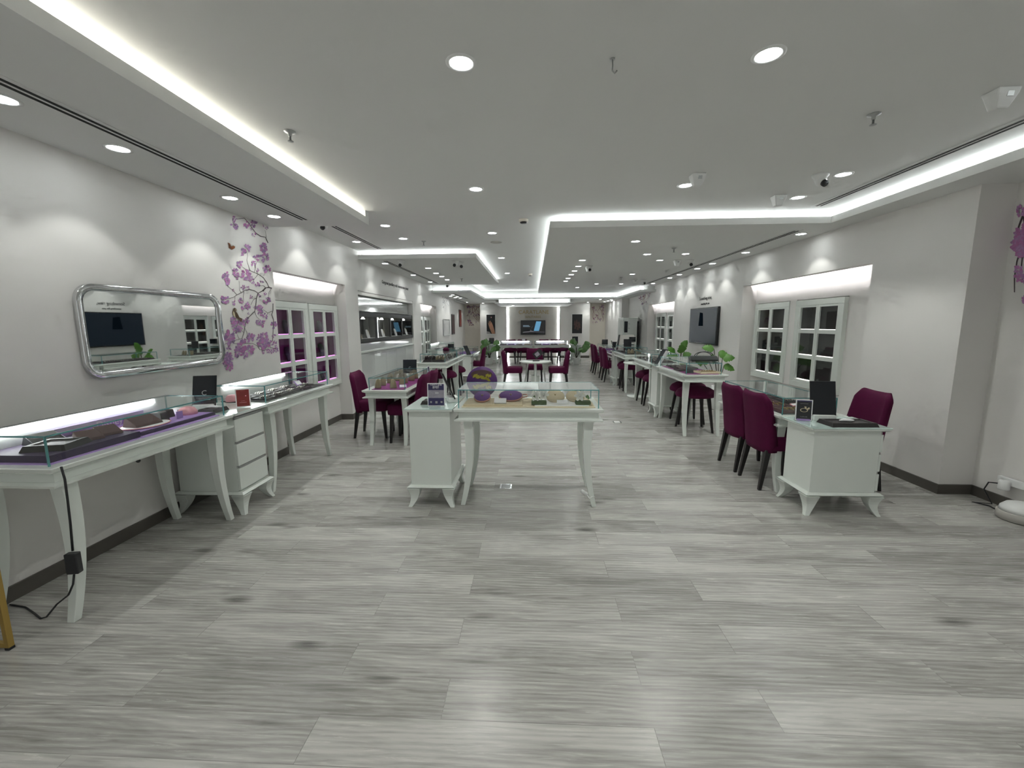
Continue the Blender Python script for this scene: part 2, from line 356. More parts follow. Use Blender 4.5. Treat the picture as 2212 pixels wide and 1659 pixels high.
for z0, z1, d in ((Z3, Z3 + 0.06, 0.0), (Z3 + 0.06, CZ, 0.13)):
    b.box(XL - 0.3, ax - d, ay + d, by, z0, z1); b.box(XL - 0.3, 3.6, by + d, 19.4, z0, z1); b.box(rx + d, XR, ry + d, by, z0, z1)
struct('trim_5', b, 'ceil')
b = MB(); b.box(-1.38, 1.52, 15.6, 18.7, 2.24, 2.27); b.box(-1.25, 1.39, 15.75, 18.7, 2.27, Z3); struct('trim_6', b, 'ceil')

def strip(label, boxes, m='coveled'):
    b = MB()
    for q in boxes: b.box(*q)
    return solo('cove_light_strip', b, m, label, 'light strip', group='cove light strips above the dropped ceilings')
def cz(z): return z + 0.002, z + 0.014
strip('warm white cove light along the dropped ceiling beside the long left wall', [(SL - 0.10, SL - 0.085, YF, 4.58, *cz(ST))], 'warmled')
strip('cove light outlining the second dropped ceiling on the left', [(XL + 0.05, S2[0] - 0.085, S2[1] + 0.085, S2[1] + 0.10, *cz(ST)), (S2[0] - 0.10, S2[0] - 0.085, S2[1] + 0.1, S2[2] - 0.1, *cz(ST))])
strip('cove light outlining the large dropped ceiling on the right', [(RX0 + 0.1, RX1 + 0.085, RY + 0.085, RY + 0.10, *cz(ST)), (RX0 + 0.085, RX0 + 0.10, RY + 0.1, 15.0, *cz(ST)), (RX1 + 0.085, RX1 + 0.10, YF, RY + 0.085, *cz(ST))])
strip('cove light around the lowest dropped ceiling before the far wall', [(XL + 0.05, ax - 0.085, ay + 0.085, ay + 0.1, *cz(Z3 + 0.06)), (ax - 0.1, ax - 0.085, ay + 0.1, by + 0.085, *cz(Z3 + 0.06)), (ax, rx, by + 0.085, by + 0.1, *cz(Z3 + 0.06)), (rx + 0.085, rx + 0.1, ry, by + 0.085, *cz(Z3 + 0.06))])
strip('bright light strip above the floating ceiling panel over the far counter', [(-1.2, 1.3, 15.66, 15.68, *cz(2.27))])
def nstrip(label, q): b = MB(); b.box(*q); solo('niche_light_strip', b, 'nicheled', label, 'light strip', group='hidden light strips over the wall niches')
nstrip('hidden light over the purple display cabinets in the left wall niche', (-2.965, -2.945, N1[0] + .04, N1[1] - .04, 2.215, 2.23))
nstrip('hidden light over the display cabinets in the far left niche', (-2.965, -2.945, N3[0] + .04, N3[1] - .04, 2.145, 2.16))
nstrip('hidden light over the dark display cabinets in the near right niche', (3.625, 3.645, R1[0] + .04, R1[1] - .04, 2.215, 2.23))
nstrip('hidden light over the display cabinets in the far right niche', (3.625, 3.645, R2[0] + .04, R2[1] - .04, 2.155, 2.17))
for sx, side in ((gl, 'left'), (gr, 'right')):
    b = MB(); b.box(sx - 0.025, sx + 0.025, 18.64, 18.68, 0.06, 2.22)
    solo('vertical_light_strip', b, 'led', f'vertical glowing strip at the {side} edge of the grey far wall panel', 'light strip')
b = MB(); b.box(XL - .02, XL + .004, N2[0] + .02, N2[1] - .02, 2.0, 2.056)

# ------------------------------------------------------------------ downlights
def spot(parent, power, size=95, blend=0.3, z=-0.012, col=(0.985, 1.0, 0.95)):
    l = bpy.data.lights.new('downlight_lamp', 'SPOT'); l.energy = power; l.spot_size = math.radians(size); l.spot_blend = blend; l.shadow_soft_size = 0.03; l.color = col
    o = bpy.data.objects.new('downlight_lamp', l); COL.objects.link(o); o.parent = parent; o.location = (0, 0, z); return o
def make_down():
    t = thing('ceiling_downlight', '', 'ceiling light')
    b = smooth(); b.lathe([(0.072, 0.0), (0.072, -0.004), (0.056, -0.006), (0.052, 0.0)], n=28, cap=False); obj('trim_ring', b, 'white', t)
    b = smooth(); b.lathe([(0.053, -0.001), (0.053, -0.003)], n=28); obj('lens', b, 'lamp', t)
    return t
down0 = make_down(); first = [True]
def down(p, label, power=9.0, size=95, group=None, blend=0.3):
    if first[0]: t = down0; t.location = p; t['label'] = label; first[0] = False
    else: t = dup(down0, p, 0, label)
    t['group'] = group or 'round recessed ceiling downlights'
    if power: spot(t, power, size, blend)
ROWS = [
    ('row along the left wall', SZ, [(2, 212), (255, 320), (497, 427), (592, 467)], 4.4, 92),
    ('row over the middle aisle', CZ, [(996, 135), (1028, 408), (1063, 503), (1083, 557), (1096, 590)], 24, 112),
    ('pair above the tall niche on the left', CZ, [(770, 522)], 3, 92),
    ('pair over the left desk', CZ, [(832, 487), (871, 515)], 11, 105),
    ('right half of the front ceiling', CZ, [(1660, 117), (1481, 400)], 24, 112),
    ('pair before the right cove', CZ, [(1822, 376), (1724, 426)], 15, 105),
    ('wall row, second left dropped ceiling', SZ, [(828, 569), (881, 594), (914, 609)], 4.2, 92),
    ('inner row, second left dropped ceiling', SZ, [(925, 579), (942, 590), (954, 597), (966, 604)], 4, 100),
    ('row along the right wall', SZ, [(1739, 505), (1622, 545), (1550, 569), (1519, 580), (1477, 593), (1457, 600), (1422, 612)], 4.0, 92),
    ('row over the right counters', SZ, [(1373, 521), (1398, 549), (1425, 562), (1481, 548)], 8, 105),
    ('close-set row, big right dropped ceiling', SZ, [(1258, 562), (1249, 575), (1241, 585), (1234, 593), (1227, 601), (1222, 607)], 3.6, 105),
    ('scattered ones far back, big dropped ceiling', SZ, [(1366, 592), (1342, 613), (1289, 613), (1247, 621)], 6, 105),
    ('left wall row, lowest dropped ceiling', Z3, [(978, 637), (988, 641), (994, 643.5), (1008, 653)], 5, 80),
    ('row before the far wall', Z3, [(1098, 648.5), (1130, 648.5), (1181, 648), (1213, 647.5)], 11, 110),
    ('right end of the lowest dropped ceiling', Z3, [(1297, 646.5), (1322, 650)], 5, 100),
]
for row, z, pts, pw, sz in ROWS:
    for i, q in enumerate(pts):
        p = PZ(*q, z)
        if row.startswith('row along the right'): p.x = 3.30
        if row.startswith('wall row, second'): p.x = -2.6
        down(p, f'round recessed downlight, {ORD[i]} from the camera, {row}' if len(pts) > 1 else f'round recessed downlight above the purple display cabinets of the left niche', pw, sz)
for i, (x, y, lb) in enumerate(((-2.62, 5.2, 'near end of the first left niche'), (-2.62, 13.6, 'small far mirror on the left'), (-2.62, 14.4, 'wall just beyond the small far mirror'))):
    if i == 0: down((x, y, CZ), f'round recessed downlight close to the wall over the {lb}', 4, 92)
    else: down((x, y, Z3), f'round recessed downlight close to the wall over the {lb}', 3, 80)
for x, lb in ((-2.14, 'left'), (2.36, 'right')):
    down((x, 18.35, Z3), f'round recessed downlight at the {lb} end of the far wall', 9, 70)
for x, lb in ((-1.4, 'left of centre'), (0.9, 'right of centre')): pass
for (px, py), lb in (((1108, 661), 'left part'),):
    p = PZ(px, py, 2.238); p.y = 17.2; p.x = (px - 1150) / 922 * 17.2; down(p, 'round downlight in the left part of the floating panel over the far counter', 9, 110)
for i, x in enumerate((3.05, 3.05, 3.05)):
    down((x, 16.6 + i * 0.8, Z3), f'{ORD[i]} downlight of three over the far right side wall', 4, 70)

for i, (x, y, z, pw, sz) in enumerate(((-0.4, 0.2, CZ, 22, 112), (1.1, 0.1, CZ, 22, 112), (-0.4, -1.4, CZ, 22, 112), (1.2, -1.4, CZ, 22, 112), (2.6, 1.6, CZ, 12, 105), (-2.52, 1.2, SZ, 5, 92), (-2.52, 0.3, SZ, 5, 92), (-2.68, 18.5, Z3, 5, 110), (2.90, 18.5, Z3, 5, 110), (0.7, 17.2, 2.238, 8, 115))):  # bare spots: unseen downlights around the camera, others added to brighten the far end
    l = bpy.data.lights.new('added_bare_spot', 'SPOT'); l.energy = pw; l.spot_size = math.radians(sz); l.spot_blend = .3; l.shadow_soft_size = .04; l.color = (.985, 1.0, .95)
    o = bpy.data.objects.new('added_bare_spot', l); COL.objects.link(o); o.location = (x, y, z - .012)

# ------------------------------------------------------------------ ceiling fittings
def vent(label, p0, p1, z, group='linear air diffusers'):
    t = thing('linear_air_diffuser', label, 'air vent', (p0[0], p0[1], z), 0, group)
    L = p1[1] - p0[1]
    b = MB(); b.box(-0.06, 0.06, 0, L, -0.004, 0.0); obj('frame', b, 'ceil', t)
    for x in (-0.03, 0.012):
        b = MB(); b.box(x, x + 0.02, 0.03, L - 0.03, -0.006, -0.0035); obj('slot', b, 'vent', t)
vent('long black two-slot air diffuser beside the left wall downlights', (-2.34, -1.5), (-2.34, 4.42), SZ)
vent('two-slot air diffuser in the higher ceiling over the left niche', (-2.45, 5.25), (-2.45, 6.88), CZ)
vent('thin air diffuser across the second dropped ceiling on the left', (-2.5, 7.2), (-2.5, 11.2), SZ)
vent('two-slot air diffuser along the right cove in the front ceiling', (3.0, -1.5), (3.0, 4.80), CZ)
vent('long thin air diffuser along the right wall downlights', (3.13, 5.3), (3.13, 11.9), SZ)
vent('short far air diffuser along the right wall', (3.13, 12.15), (3.13, 13.2), SZ)
p = PZ(980, 634, Z3); vent('short air diffuser in the lowest dropped ceiling on the left', (p.x, p.y), (p.x, p.y + 2.6), Z3)
p = PZ(985, 647, Z3); vent('air diffuser nearest the wall in the lowest dropped ceiling', (p.x, p.y), (p.x, 18.4), Z3)

def make_sprinkler():
    t = thing('sprinkler', '', 'sprinkler')
    b = smooth(); b.lathe([(0.035, 0), (0.034, -0.005), (0.012, -0.012), (0.010, -0.03)], n=16); obj('escutcheon', b, 'steel', t)
    b = smooth(); b.lathe([(0.006, -0.03), (0.006, -0.055), (0.018, -0.057), (0.018, -0.060)], n=14); obj('deflector', b, 'steel', t)
    return t
sp = make_sprinkler()
for i, (q, z, lb) in enumerate((((626, 284), CZ, 'on the front ceiling near the long left cove'), ((1888, 247), CZ, 'on the front ceiling toward the right'), ((915, 521), CZ, 'before the second left dropped ceiling'),
        ((1456, 536), SZ, 'near the middle of the big right dropped ceiling'), ((1342, 599), SZ, 'far back in the big right dropped ceiling'), ((997, 602), SZ, 'at the back of the second left dropped ceiling'))):
    lab = 'small chrome sprinkler head ' + lb
    if i == 0: sp.location = PZ(*q, z); sp['label'] = lab; sp['group'] = 'ceiling sprinklers'
    else: dup(sp, PZ(*q, z), 0, lab)
def make_dome():
    t = thing('security_camera', '', 'security camera')
    b = smooth(); b.lathe([(0.062, 0), (0.060, -0.015), (0.047, -0.03), (0.042, -0.05)], n=24); obj('base', b, 'white', t)
    b = smooth(); b.ball((0, -0.008, -0.055), 0.042, 18, 10); e = obj('eyeball', b, 'white', t)
    b = smooth(); b.tube([(0, -0.03, -0.07), (0, -0.054, -0.088)], 0.026, 18); obj('lens', b, 'black', e)
    return t
cm = make_dome(); k = 0
for q, z, rz, lb in (((700, 478), CZ, 0.0, 'white eyeball security camera beyond the end of the left dropped ceiling'), ((1773, 377), CZ, 0.2, 'white eyeball security camera beside a downlight on the right front ceiling'),
        ((867, 563), SZ, -0.3, 'security camera beside the thin diffuser on the second left dropped ceiling'), ((984, 563), SZ, -0.3, 'left of two security cameras near the inner edge, second left dropped ceiling'), ((994, 566), SZ, 0.6, 'right of two security cameras near the inner edge, second left dropped ceiling'),
        ((1273, 574), SZ, 0.1, 'security camera beside the close-set downlights on the big dropped ceiling'), ((1491, 562), SZ, 0.1, 'security camera with black lens beside the long right diffuser'), ((1391, 605), SZ, 0.2, 'security camera far along the right diffuser'),
        ((967, 612), SZ, -0.2, 'security camera hanging before the lowest left dropped ceiling')):
    if k == 0: cm.location = PZ(*q, z); cm.rotation_euler = (0, 0, rz); cm['label'] = lb; cm['group'] = 'ceiling security cameras'
    else: dup(cm, PZ(*q, z), rz, lb)
    k += 1
def make_sensor():
    t = thing('motion_sensor', '', 'motion sensor')
    b = MB(); b.loft([[(-.058, -.05, 0), (.058, -.05, 0), (.058, .05, 0), (-.058, .05, 0)], [(-.052, -.045, -.03), (.052, -.045, -.03), (.052, .04, -.03), (-.052, .04, -.03)], [(-.03, -.02, -.095), (.03, -.02, -.095), (.03, .03, -.095), (-.03, .03, -.095)]])
    obj('housing', b, 'white', t, bevel=0.008)
    b = MB(); b.hexa([(-.01, -.043, -.045), (.022, -.043, -.045), (.022, -.03, -.045), (-.01, -.03, -.045), (-.008, -.0475, -.022), (.022, -.0475, -.022), (.022, -.03, -.022), (-.008, -.03, -.022)]); obj('sensor_window', b, 'steel', t)
    return t
ms = make_sensor(); k = 0
for q, z, lb in (((1507, 377), CZ, 'white wedge motion sensor touching a downlight on the front ceiling'), ((1682, 423), CZ, 'white wedge motion sensor between two downlights before the right cove'), ((2163, 196), CZ, 'white wedge motion sensor near the upper right corner by the diffuser'),
        ((1463, 562), SZ, 'white wedge sensor paired with a camera, middle of the right dropped ceiling'), ((1372, 604), SZ, 'white wedge sensor paired with a camera, far right dropped ceiling'), ((1275, 571.5), SZ, 'small white sensor behind the camera by the close-set downlights')):
    if k == 0: ms.location = PZ(*q, z); ms['label'] = lb; ms['group'] = 'ceiling motion sensors'
    else: dup(ms, PZ(*q, z) + (Vector((0.0, 0.25, 0)) if k == 5 else Vector((0, 0, 0))), 0, lb)
    k += 1
t = thing('smoke_detector', 'round cream smoke detector on the ceiling between the two coves', 'smoke detector', PZ(1131, 474, CZ))
b = smooth(); b.lathe([(0.055, 0), (0.055, -0.02), (0.048, -0.03)], n=24); obj('base', b, 'beige', t)
b = smooth(); b.lathe([(0.042, -0.03), (0.042, -0.036), (0.036, -0.045)], n=24); obj('sensor_slots', b, 'black', t)
t = thing('smoke_detector', 'small far smoke detector beside the inner cove of the big dropped ceiling', 'smoke detector', PZ(1145, 591, CZ))
b = smooth(); b.lathe([(0.055, 0), (0.055, -0.02), (0.04, -0.045)], n=20); obj('base', b, 'beige', t)
b = smooth(); b.lathe([(0.034, -0.045), (0.03, -0.055)], n=20); obj('sensor_slots', b, 'black', t)
b = smooth(); b.lathe([(0.085, 0), (0.085, -0.006), (0.07, -0.010), (0.0, -0.010)], n=32)
solo('ceiling_speaker', b, 'feature', 'round grey flush speaker grille on the middle ceiling', 'speaker', loc=PZ(1072, 523, CZ))
p = PZ(1323, 127, CZ)
t = thing('ceiling_hook', 'small dark hanging wire hook on the front ceiling between two downlights', 'hook', p)
b = smooth(); b.tube([(0, 0, 0), (0.002, 0, -0.03), (0, 0, -0.05), (0.012, 0, -0.062), (0.022, 0, -0.05)], 0.0035); obj('wire', b, 'steel', t)
b = smooth(); b.lathe([(0.012, 0), (0.012, -0.004)], n=14); obj('plate', b, 'steel', t)

# ------------------------------------------------------------------ showcase tables
def leg_mb(sx, sy, L, W, h):
    m = smooth(); rings = []
    for i in range(11):
        t = i / 10.0; z = h * (1 - t)
        hx = 0.0375 * (1 - t) + 0.019 * t; hy = 0.036 * (1 - t) + 0.020 * t
        cxx = sx * (L / 2 - 0.107 + 0.057 * t ** 2.6 - 0.014 * math.sin(PI * t)); cyy = sy * (W / 2 - 0.082 + 0.008 * t)
        rings.append([(cxx - hx, cyy - hy, z), (cxx + hx, cyy - hy, z), (cxx + hx, cyy + hy, z), (cxx - hx, cyy + hy, z)])
    m.sm = False; m.loft(rings); return m
def make_table(label, c, rotz, L=1.19, W=0.58, zd=0.83, lining='greyfab', led=False, gh=0.15, front=-1, glass=True, top='topclear', group='white showcase tables'):
    t = thing('showcase_table', label, 'showcase table', (c[0], c[1], 0), rotz, group)
    hx, hy = L / 2, W / 2
    b = MB(); b.rects([(zd - 0.037, hx - .032, hy - .032), (zd - 0.022, hx - .004, hy - .004), (zd - 0.004, hx, hy), (zd, hx - .004, hy - .004)]); obj('tabletop', b, 'lacq', t)
    b = MB(); b.rects([(zd - 0.080, hx - .034, hy - .034), (zd - 0.0371, hx - .034, hy - .034)]); obj('apron', b, 'lacq', t)
    b = MB(); b.rects([(zd - 0.104, hx - .02, hy - .02), (zd - 0.100, hx - .004, hy - .004), (zd - 0.088, hx - .002, hy - .002), (zd - 0.0801, hx - .03, hy - .03)]); obj('skirt_moulding', b, 'lacq', t)
    for sx in (-1, 1):
        for sy in (-1, 1): obj('leg', leg_mb(sx, sy, L, W, zd - 0.104), 'lacq', t, bevel=0.003)
    gx = hx - 0.035; gy0, gy1 = (-hy + 0.05, hy - 0.085) if front < 0 else (-hy + 0.085, hy - 0.05)
    t['g'] = (gx, gy0, gy1)
    if glass:
        zt = zd + gh; k = 0.005
        b = MB(); z0_ = zd + .001
        for q in (((-gx, gy0), (gx, gy0)), ((gx, gy0), (gx, gy1)), ((gx, gy1), (-gx, gy1)), ((-gx, gy1), (-gx, gy0))):
            b.poly([(*q[0], z0_), (*q[1], z0_), (*q[1], zt - .001), (*q[0], zt - .001)])
        g = obj('glass_case', b, 'glass', t)
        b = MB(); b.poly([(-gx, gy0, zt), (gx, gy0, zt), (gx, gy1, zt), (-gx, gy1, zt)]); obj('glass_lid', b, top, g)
        e = 0.0035; b = MB()
        for x in (-gx, gx):
            for y in (gy0, gy1): b.box(x - e, x + e, y - e, y + e, zd, zt)
        for y in (gy0, gy1): b.box(-gx, gx, y - e, y + e, zt - .006, zt + .001)
        for x in (-gx, gx): b.box(x - e, x + e, gy0, gy1, zt - .006, zt + .001)
        obj('glass_edge', b, 'edge', g)
        if lining:
            b = MB(); b.box(-gx + .02, gx - .02, gy0 + .02, gy1 - .02, zd, zd + .006); obj('lining', b, lining, t)
        if led:
            yy = (gy1 - .022) if front < 0 else (gy0 + .022)
            b = MB(); b.box(-gx + .08, gx - .12, yy - .006, yy + .006, zt - .034, zt - .008); obj('light_bar', b, 'caseled', t)
            sg_ = 1 if front < 0 else -1; ya_, yb_ = sorted((yy - sg_ * .013, yy + sg_ * .016))
            b = MB(); b.box(-gx + .004, gx - .004, ya_, yb_, zt + .0006, zt + .004); obj('light_cover', b, 'steel', t)
            b = MB(); b.box(-gx + .04, gx - .04, yy + .009, yy + .016, zd + .007, zt - .0015) if front < 0 else b.box(-gx + .04, gx - .04, yy - .016, yy - .009, zd + .007, zt - .0015)
            obj('back_panel', b, 'lacq', t)
    return t
def foot_mb(sx, sy, hx, hy, h):
    m = MB(); rings = []
    for i in range(8):
        t = i / 7.0; z = h * (1 - t); w = 0.036 * (1 - t) ** 1.2 + 0.017
        ox = sx * (hx - .05 - 0.012 * math.sin(PI * t) + 0.03 * t ** 2); oy = sy * (hy - .05 - 0.012 * math.sin(PI * t) + 0.03 * t ** 2)
        rings.append([(ox - w, oy - w, z), (ox + w, oy - w, z), (ox + w, oy + w, z), (ox - w, oy + w, z)])
    return m.loft(rings)
def make_cab(label, c, rotz, wx=0.40, wy=0.58, h=0.83, group='white drawer cabinets'):
    # drawers face local -y
    t = thing('drawer_cabinet', label, 'cabinet', (c[0], c[1], 0), rotz, group)
    bx, by = wx / 2 - 0.03, wy / 2 - 0.035
    b = MB(); b.box(-bx, bx, -by + .02, by, 0.185, h - 0.03); obj('body', b, 'lacq', t, bevel=0.002)
    b = MB(); b.rects([(h - .034, bx, by), (h - .02, wx / 2 - .004, wy / 2 - .004), (h - .008, wx / 2 - .004, wy / 2 - .004)]); obj('cornice', b, 'lacq', t)
    b = MB(); b.box(-wx / 2, wx / 2, -wy / 2, wy / 2, h - .008, h); obj('glass_top', b, 'topglass', t, bevel=0.002)
    b = MB(); b.rects([(0.160, wx / 2 - .012, wy / 2 - .012), (0.170, wx / 2, wy / 2), (0.185, wx / 2 - .022, wy / 2 - .022)]); obj('base_moulding', b, 'lacq', t)
    for sx in (-1, 1):
        for sy in (-1, 1): obj('foot', foot_mb(sx, sy, wx / 2, wy / 2, 0.16), 'lacq', t, bevel=0.003)
    n = 3; z0, z1 = 0.195, h - 0.042; dz = (z1 - z0) / n
    for i in range(n):
        b = MB(); b.box(-bx, bx, -by, -by + .0195, z0 + i * dz + .005, z0 + (i + 1) * dz - .016); d = obj('drawer', b, 'lacq', t, bevel=0.002)
        b = MB(); b.box(-bx + .01, bx - .004, -by + .004, -by + .0195, z0 + (i + 1) * dz - .014, z0 + (i + 1) * dz + .002); obj('finger_pull', b, 'steel', d)
    return t
RZ = PI / 2
# left wall run (tables lie along +Y: local x -> Y, local y -> -X; aisle side is local -y)
tA = make_table('nearest white showcase table on the left wall with a lilac display', (-2.575, 2.42), RZ, L=1.23, lining='lilac', led=True)
cA = make_cab('three-drawer white cabinet between the two wall showcases on the left', (-2.575, 3.255), RZ, wx=0.405)
tB = make_table('white showcase table on the left wall reaching the purple cabinets', (-2.575, 4.065), RZ, L=1.19, led=True)
tC = make_table('white showcase table standing alone in the middle aisle', (-0.035, 3.54), 0, L=1.19, lining='cream', top='topsheen')
cC = make_cab('white cabinet attached to the left end of the middle showcase', (-0.835, 3.54), PI, wx=0.395)
tD = make_table('low white showcase desk with bronze busts and purple chairs on the left', (-1.80, 5.565), RZ, zd=0.705, lining='magenta')
cD = make_cab('low white cabinet behind the left showcase desk, under a black tablet', (-1.80, 6.37), RZ, wx=0.405, h=0.705)
tE = make_table('white showcase table with black watch trays behind the left desk', (-1.79, 7.92), RZ)
tE2 = make_table('short white showcase table behind the watch showcase on the left', (-1.79, 8.92), RZ, L=0.78)
cP = make_cab('far low white cabinet with a slanted black tablet on the left', (-1.84, 10.95), RZ, wx=0.405, h=0.705)
tP = make_table('far low white showcase desk on the left behind a cabinet', (-1.84, 11.77), RZ, zd=0.705, lining='purple')
tF = make_table('far white showcase table with bright light against the left wall', (-2.575, 11.85), RZ, led=True)
tG = make_table('low white showcase desk with purple chairs in front at right', (2.40, 4.21), -RZ, zd=0.705, lining='greyfab', L=1.17)
cG = make_cab('white low cabinet with black tray and tablet, nearest on the right', (2.415, 3.40), RZ, wx=0.405, h=0.705)
tH = make_table('white showcase table with purple stools on the right, holding a dark handbag', (2.25, 6.10), -RZ, lining='magenta')
cH = make_cab('white cabinet between two stool showcases on the right', (2.25, 6.915), RZ, wx=0.405)
tI = make_table('second white stool showcase on the right, before the round pedestal table', (2.25, 7.72), -RZ)
tJ = make_table('third white stool showcase on the right, beyond the round pedestal table', (2.25, 9.67), -RZ)
cJ = make_cab('far white cabinet on the right at the end of the stool showcases', (2.25, 10.47), RZ, wx=0.405)
tQ = make_table('far low white desk on the right with a pair of purple chairs', (2.32, 11.35), -RZ, zd=0.705, lining='purple')
tR = make_table('farthest low white desk along the right wall', (2.32, 12.95), -RZ, zd=0.705, lining='purple')
tL1 = make_table('left white counter of the pair before the far grey wall', (-0.63, 16.1), 0, L=1.32, zd=0.705, lining='purple', led=True)
tL2 = make_table('right white counter of the pair before the far grey wall', (0.71, 16.1), 0, L=1.32, zd=0.705, lining='purple', led=True)
cL1 = make_cab('white cabinet at the left end of the far counter behind a plant', (-1.54, 16.1), PI, wx=0.44, h=0.705)
cL2 = make_cab('white cabinet at the right end of the far counter behind a plant', (1.62, 16.1), PI, wx=0.44, h=0.705)

# ------------------------------------------------------------------ chairs and stools
def make_chair():
    t = thing('upholstered_chair', '', 'chair')
    b = smooth(); hw = 0.215
    rings = []
    def sec(z, w, d0, d1, r):   # rounded rectangle ring
        pts = []
        for cx_, cy_, a0 in ((w - r, d1 - r, 0), (-w + r, d1 - r, 90), (-w + r, d0 + r, 180), (w - r, d0 + r, 270)):
            for k in range(5):
                a = math.radians(a0 + 22.5 * k); pts.append((cx_ + r * math.cos(a), cy_ + r * math.sin(a), z))
        return pts
    for z, g in ((0.365, 0.02), (0.37, 0.006), (0.39, 0), (0.47, 0), (0.49, 0.006), (0.498, 0.02), (0.502, 0.05)):
        rings.append(sec(z, hw - g, -0.17 + g, 0.235 - g, 0.05))
    b.loft(rings); obj('seat', b, 'velvet', t)
    # curved shell back with winged sides, running down to the seat base
    b = smooth(); nu = 25; nz = 12; front = []; rear = []
    for j in range(nz + 1):
        v = j / nz
        fr, re = [], []
        for i in range(nu + 1):
            u = -1 + 2 * i / nu
            w = 0.222 - 0.022 * v ** 1.5
            if v < 0.12: w -= 0.03 * (1 - v / 0.12)
            zt = 0.872 + 0.022 * abs(u) ** 2.5 - (0.05 * max(0, (abs(u) - 0.72) / 0.28) ** 3)
            z = 0.345 + (zt - 0.345) * v
            wrap = 0.055 * abs(u) ** 3 * (1 - 0.4 * v)
            y = -0.205 - 0.055 * v ** 1.3 + wrap
            th = 0.058 - 0.012 * v
            if j == nz: th *= 0.35
            fr.append((u * w * 0.985, y + th, z - (0.012 if j == nz else 0) * 0)); re.append((u * w, y - 0.012 + (0.02 if j == nz else 0), z))
        front.append(fr); rear.append(re)
    rings = [fr + re[::-1] for fr, re in zip(front, rear)]
    b.loft(rings); obj('backrest', b, 'velvet', t)
    for sx in (-1, 1):
        for sy, yt, yb in ((1, 0.18, 0.205), (-1, -0.16, -0.215)):
            m = MB(); rr = []
            for z, x, y, h in ((0.0, sx * .182, yb, .0135), (0.37, sx * .165, yt, .024)):
                rr.append([(x - h, y - h, z), (x + h, y - h, z), (x + h, y + h, z), (x - h, y + h, z)])
            m.loft(rr); obj('leg', m, 'blackwood', t, bevel=0.003)
    return t
chair0 = make_chair(); cf = [True]
def chair(x, y, face, label, group):
    rz = math.radians(face) - PI / 2       # face = compass direction the sitter looks, 0 = +X
    if cf[0]:
        chair0.location = (x, y, 0); chair0.rotation_euler = (0, 0, rz); chair0['label'] = label; chair0['group'] = group; cf[0] = False; return chair0
    return dup(chair0, (x, y, 0), rz, label, group)
G = 'plum chairs at the left desk'
chair(-2.165, 5.53, 3, 'plum velvet chair on the wall side of the left desk', G)
chair(-1.60, 5.30, 180, 'plum velvet chair on the aisle side of the left desk, nearer the camera', G)
chair(-1.60, 5.76, 180, 'plum velvet chair on the aisle side of the left desk, farther from the camera', G)
G = 'plum chairs at the right desk'
chair(2.265, 3.90, 0, 'plum velvet chair nearest the camera, tucked into the right desk from the aisle', G)
chair(2.265, 4.36, 0, 'second plum velvet chair tucked into the right desk from the aisle', G)
chair(2.90, 3.93, 176, 'plum velvet chair on the wall side of the right desk', G)
G = 'plum chairs around the round table'
chair(-0.47, 9.85, 0, 'plum velvet chair on the left of the small round white table', G)
chair(0.62, 9.85, 180, 'plum velvet chair on the right of the small round white table', G)
chair(0.06, 10.55, 270, 'plum velvet chair behind the small round white table', G)
G = 'plum chairs at the far right desks'
chair(2.06, 10.97, 0, 'nearer of the paired plum chairs at the far right desk', G)
chair(2.06, 11.42, 0, 'second of the paired plum chairs at the far right desk', G)
chair(2.06, 12.62, 0, 'third plum chair along the far right desks, standing before the farthest desk', G)
chair(2.06, 13.08, 0, 'farthest plum chair along the right wall desks', G)
chair(-1.53, 11.45, 180, 'far plum chair beside the low cabinet with a slanted tablet on the left', 'far left desk chairs')
G = 'plum chairs behind the far counter'
for x, lb in ((-0.86, 'leftmost plum chair of four behind the far counter'), (-0.40, 'second plum chair from left behind the far counter'), (0.46, 'third plum chair from left behind the far counter'), (0.92, 'rightmost plum chair of four behind the far counter')):
    chair(x, 16.75, 270, lb, G)
def make_stool():
    t = thing('upholstered_stool', '', 'stool')
    b = smooth(); b.lathe([(0.80, 0.475), (0.95, 0.485), (1.0, 0.51), (0.985, 0.53), (0.88, 0.575), (0.66, 0.61), (0.36, 0.63), (0.05, 0.636)], n=32, ex=0.27, ey=0.235); obj('seat', b, 'velvet', t)
    for sx in (-1, 1):
        for sy in (-1, 1):
            m = MB(); rr = []
            for z, x, y, h in ((0.0, sx * .185, sy * .19, .0125), (0.478, sx * .135, sy * .12, .022)):
                rr.append([(x - h, y - h, z), (x + h, y - h, z), (x + h, y + h, z), (x - h, y + h, z)])
            m.loft(rr); obj('leg', m, 'blackwood', t, bevel=0.003)
    return t
st0 = make_stool(); sf = [True]
def stool(x, y, label, group):
    if sf[0]: st0.location = (x, y, 0); st0['label'] = label; st0['group'] = group; sf[0] = False; return
    dup(st0, (x, y, 0), 0, label, group)
G = 'plum stools at the right showcases'
stool(2.28, 5.90, 'plum domed stool nearest the camera under the handbag showcase', G)
stool(2.36, 6.40, 'second plum domed stool under the handbag showcase', G)
stool(2.22, 7.46, 'nearer plum stool under the second right stool showcase', G)
stool(2.22, 7.98, 'farther plum stool under the second right stool showcase, by the pedestal table', G)
stool(2.20, 9.50, 'nearer plum stool under the third right stool showcase', G)
stool(2.28, 10.0, 'farther plum stool under the third right stool showcase', G)
G = 'plum stools at the left watch showcases'
stool(-1.73, 8.02, 'plum stool under the black watch tray showcase on the left', G)
stool(-1.70, 8.90, 'plum stool under the short showcase on the left', G)
G = 'plum stools before the far counter'
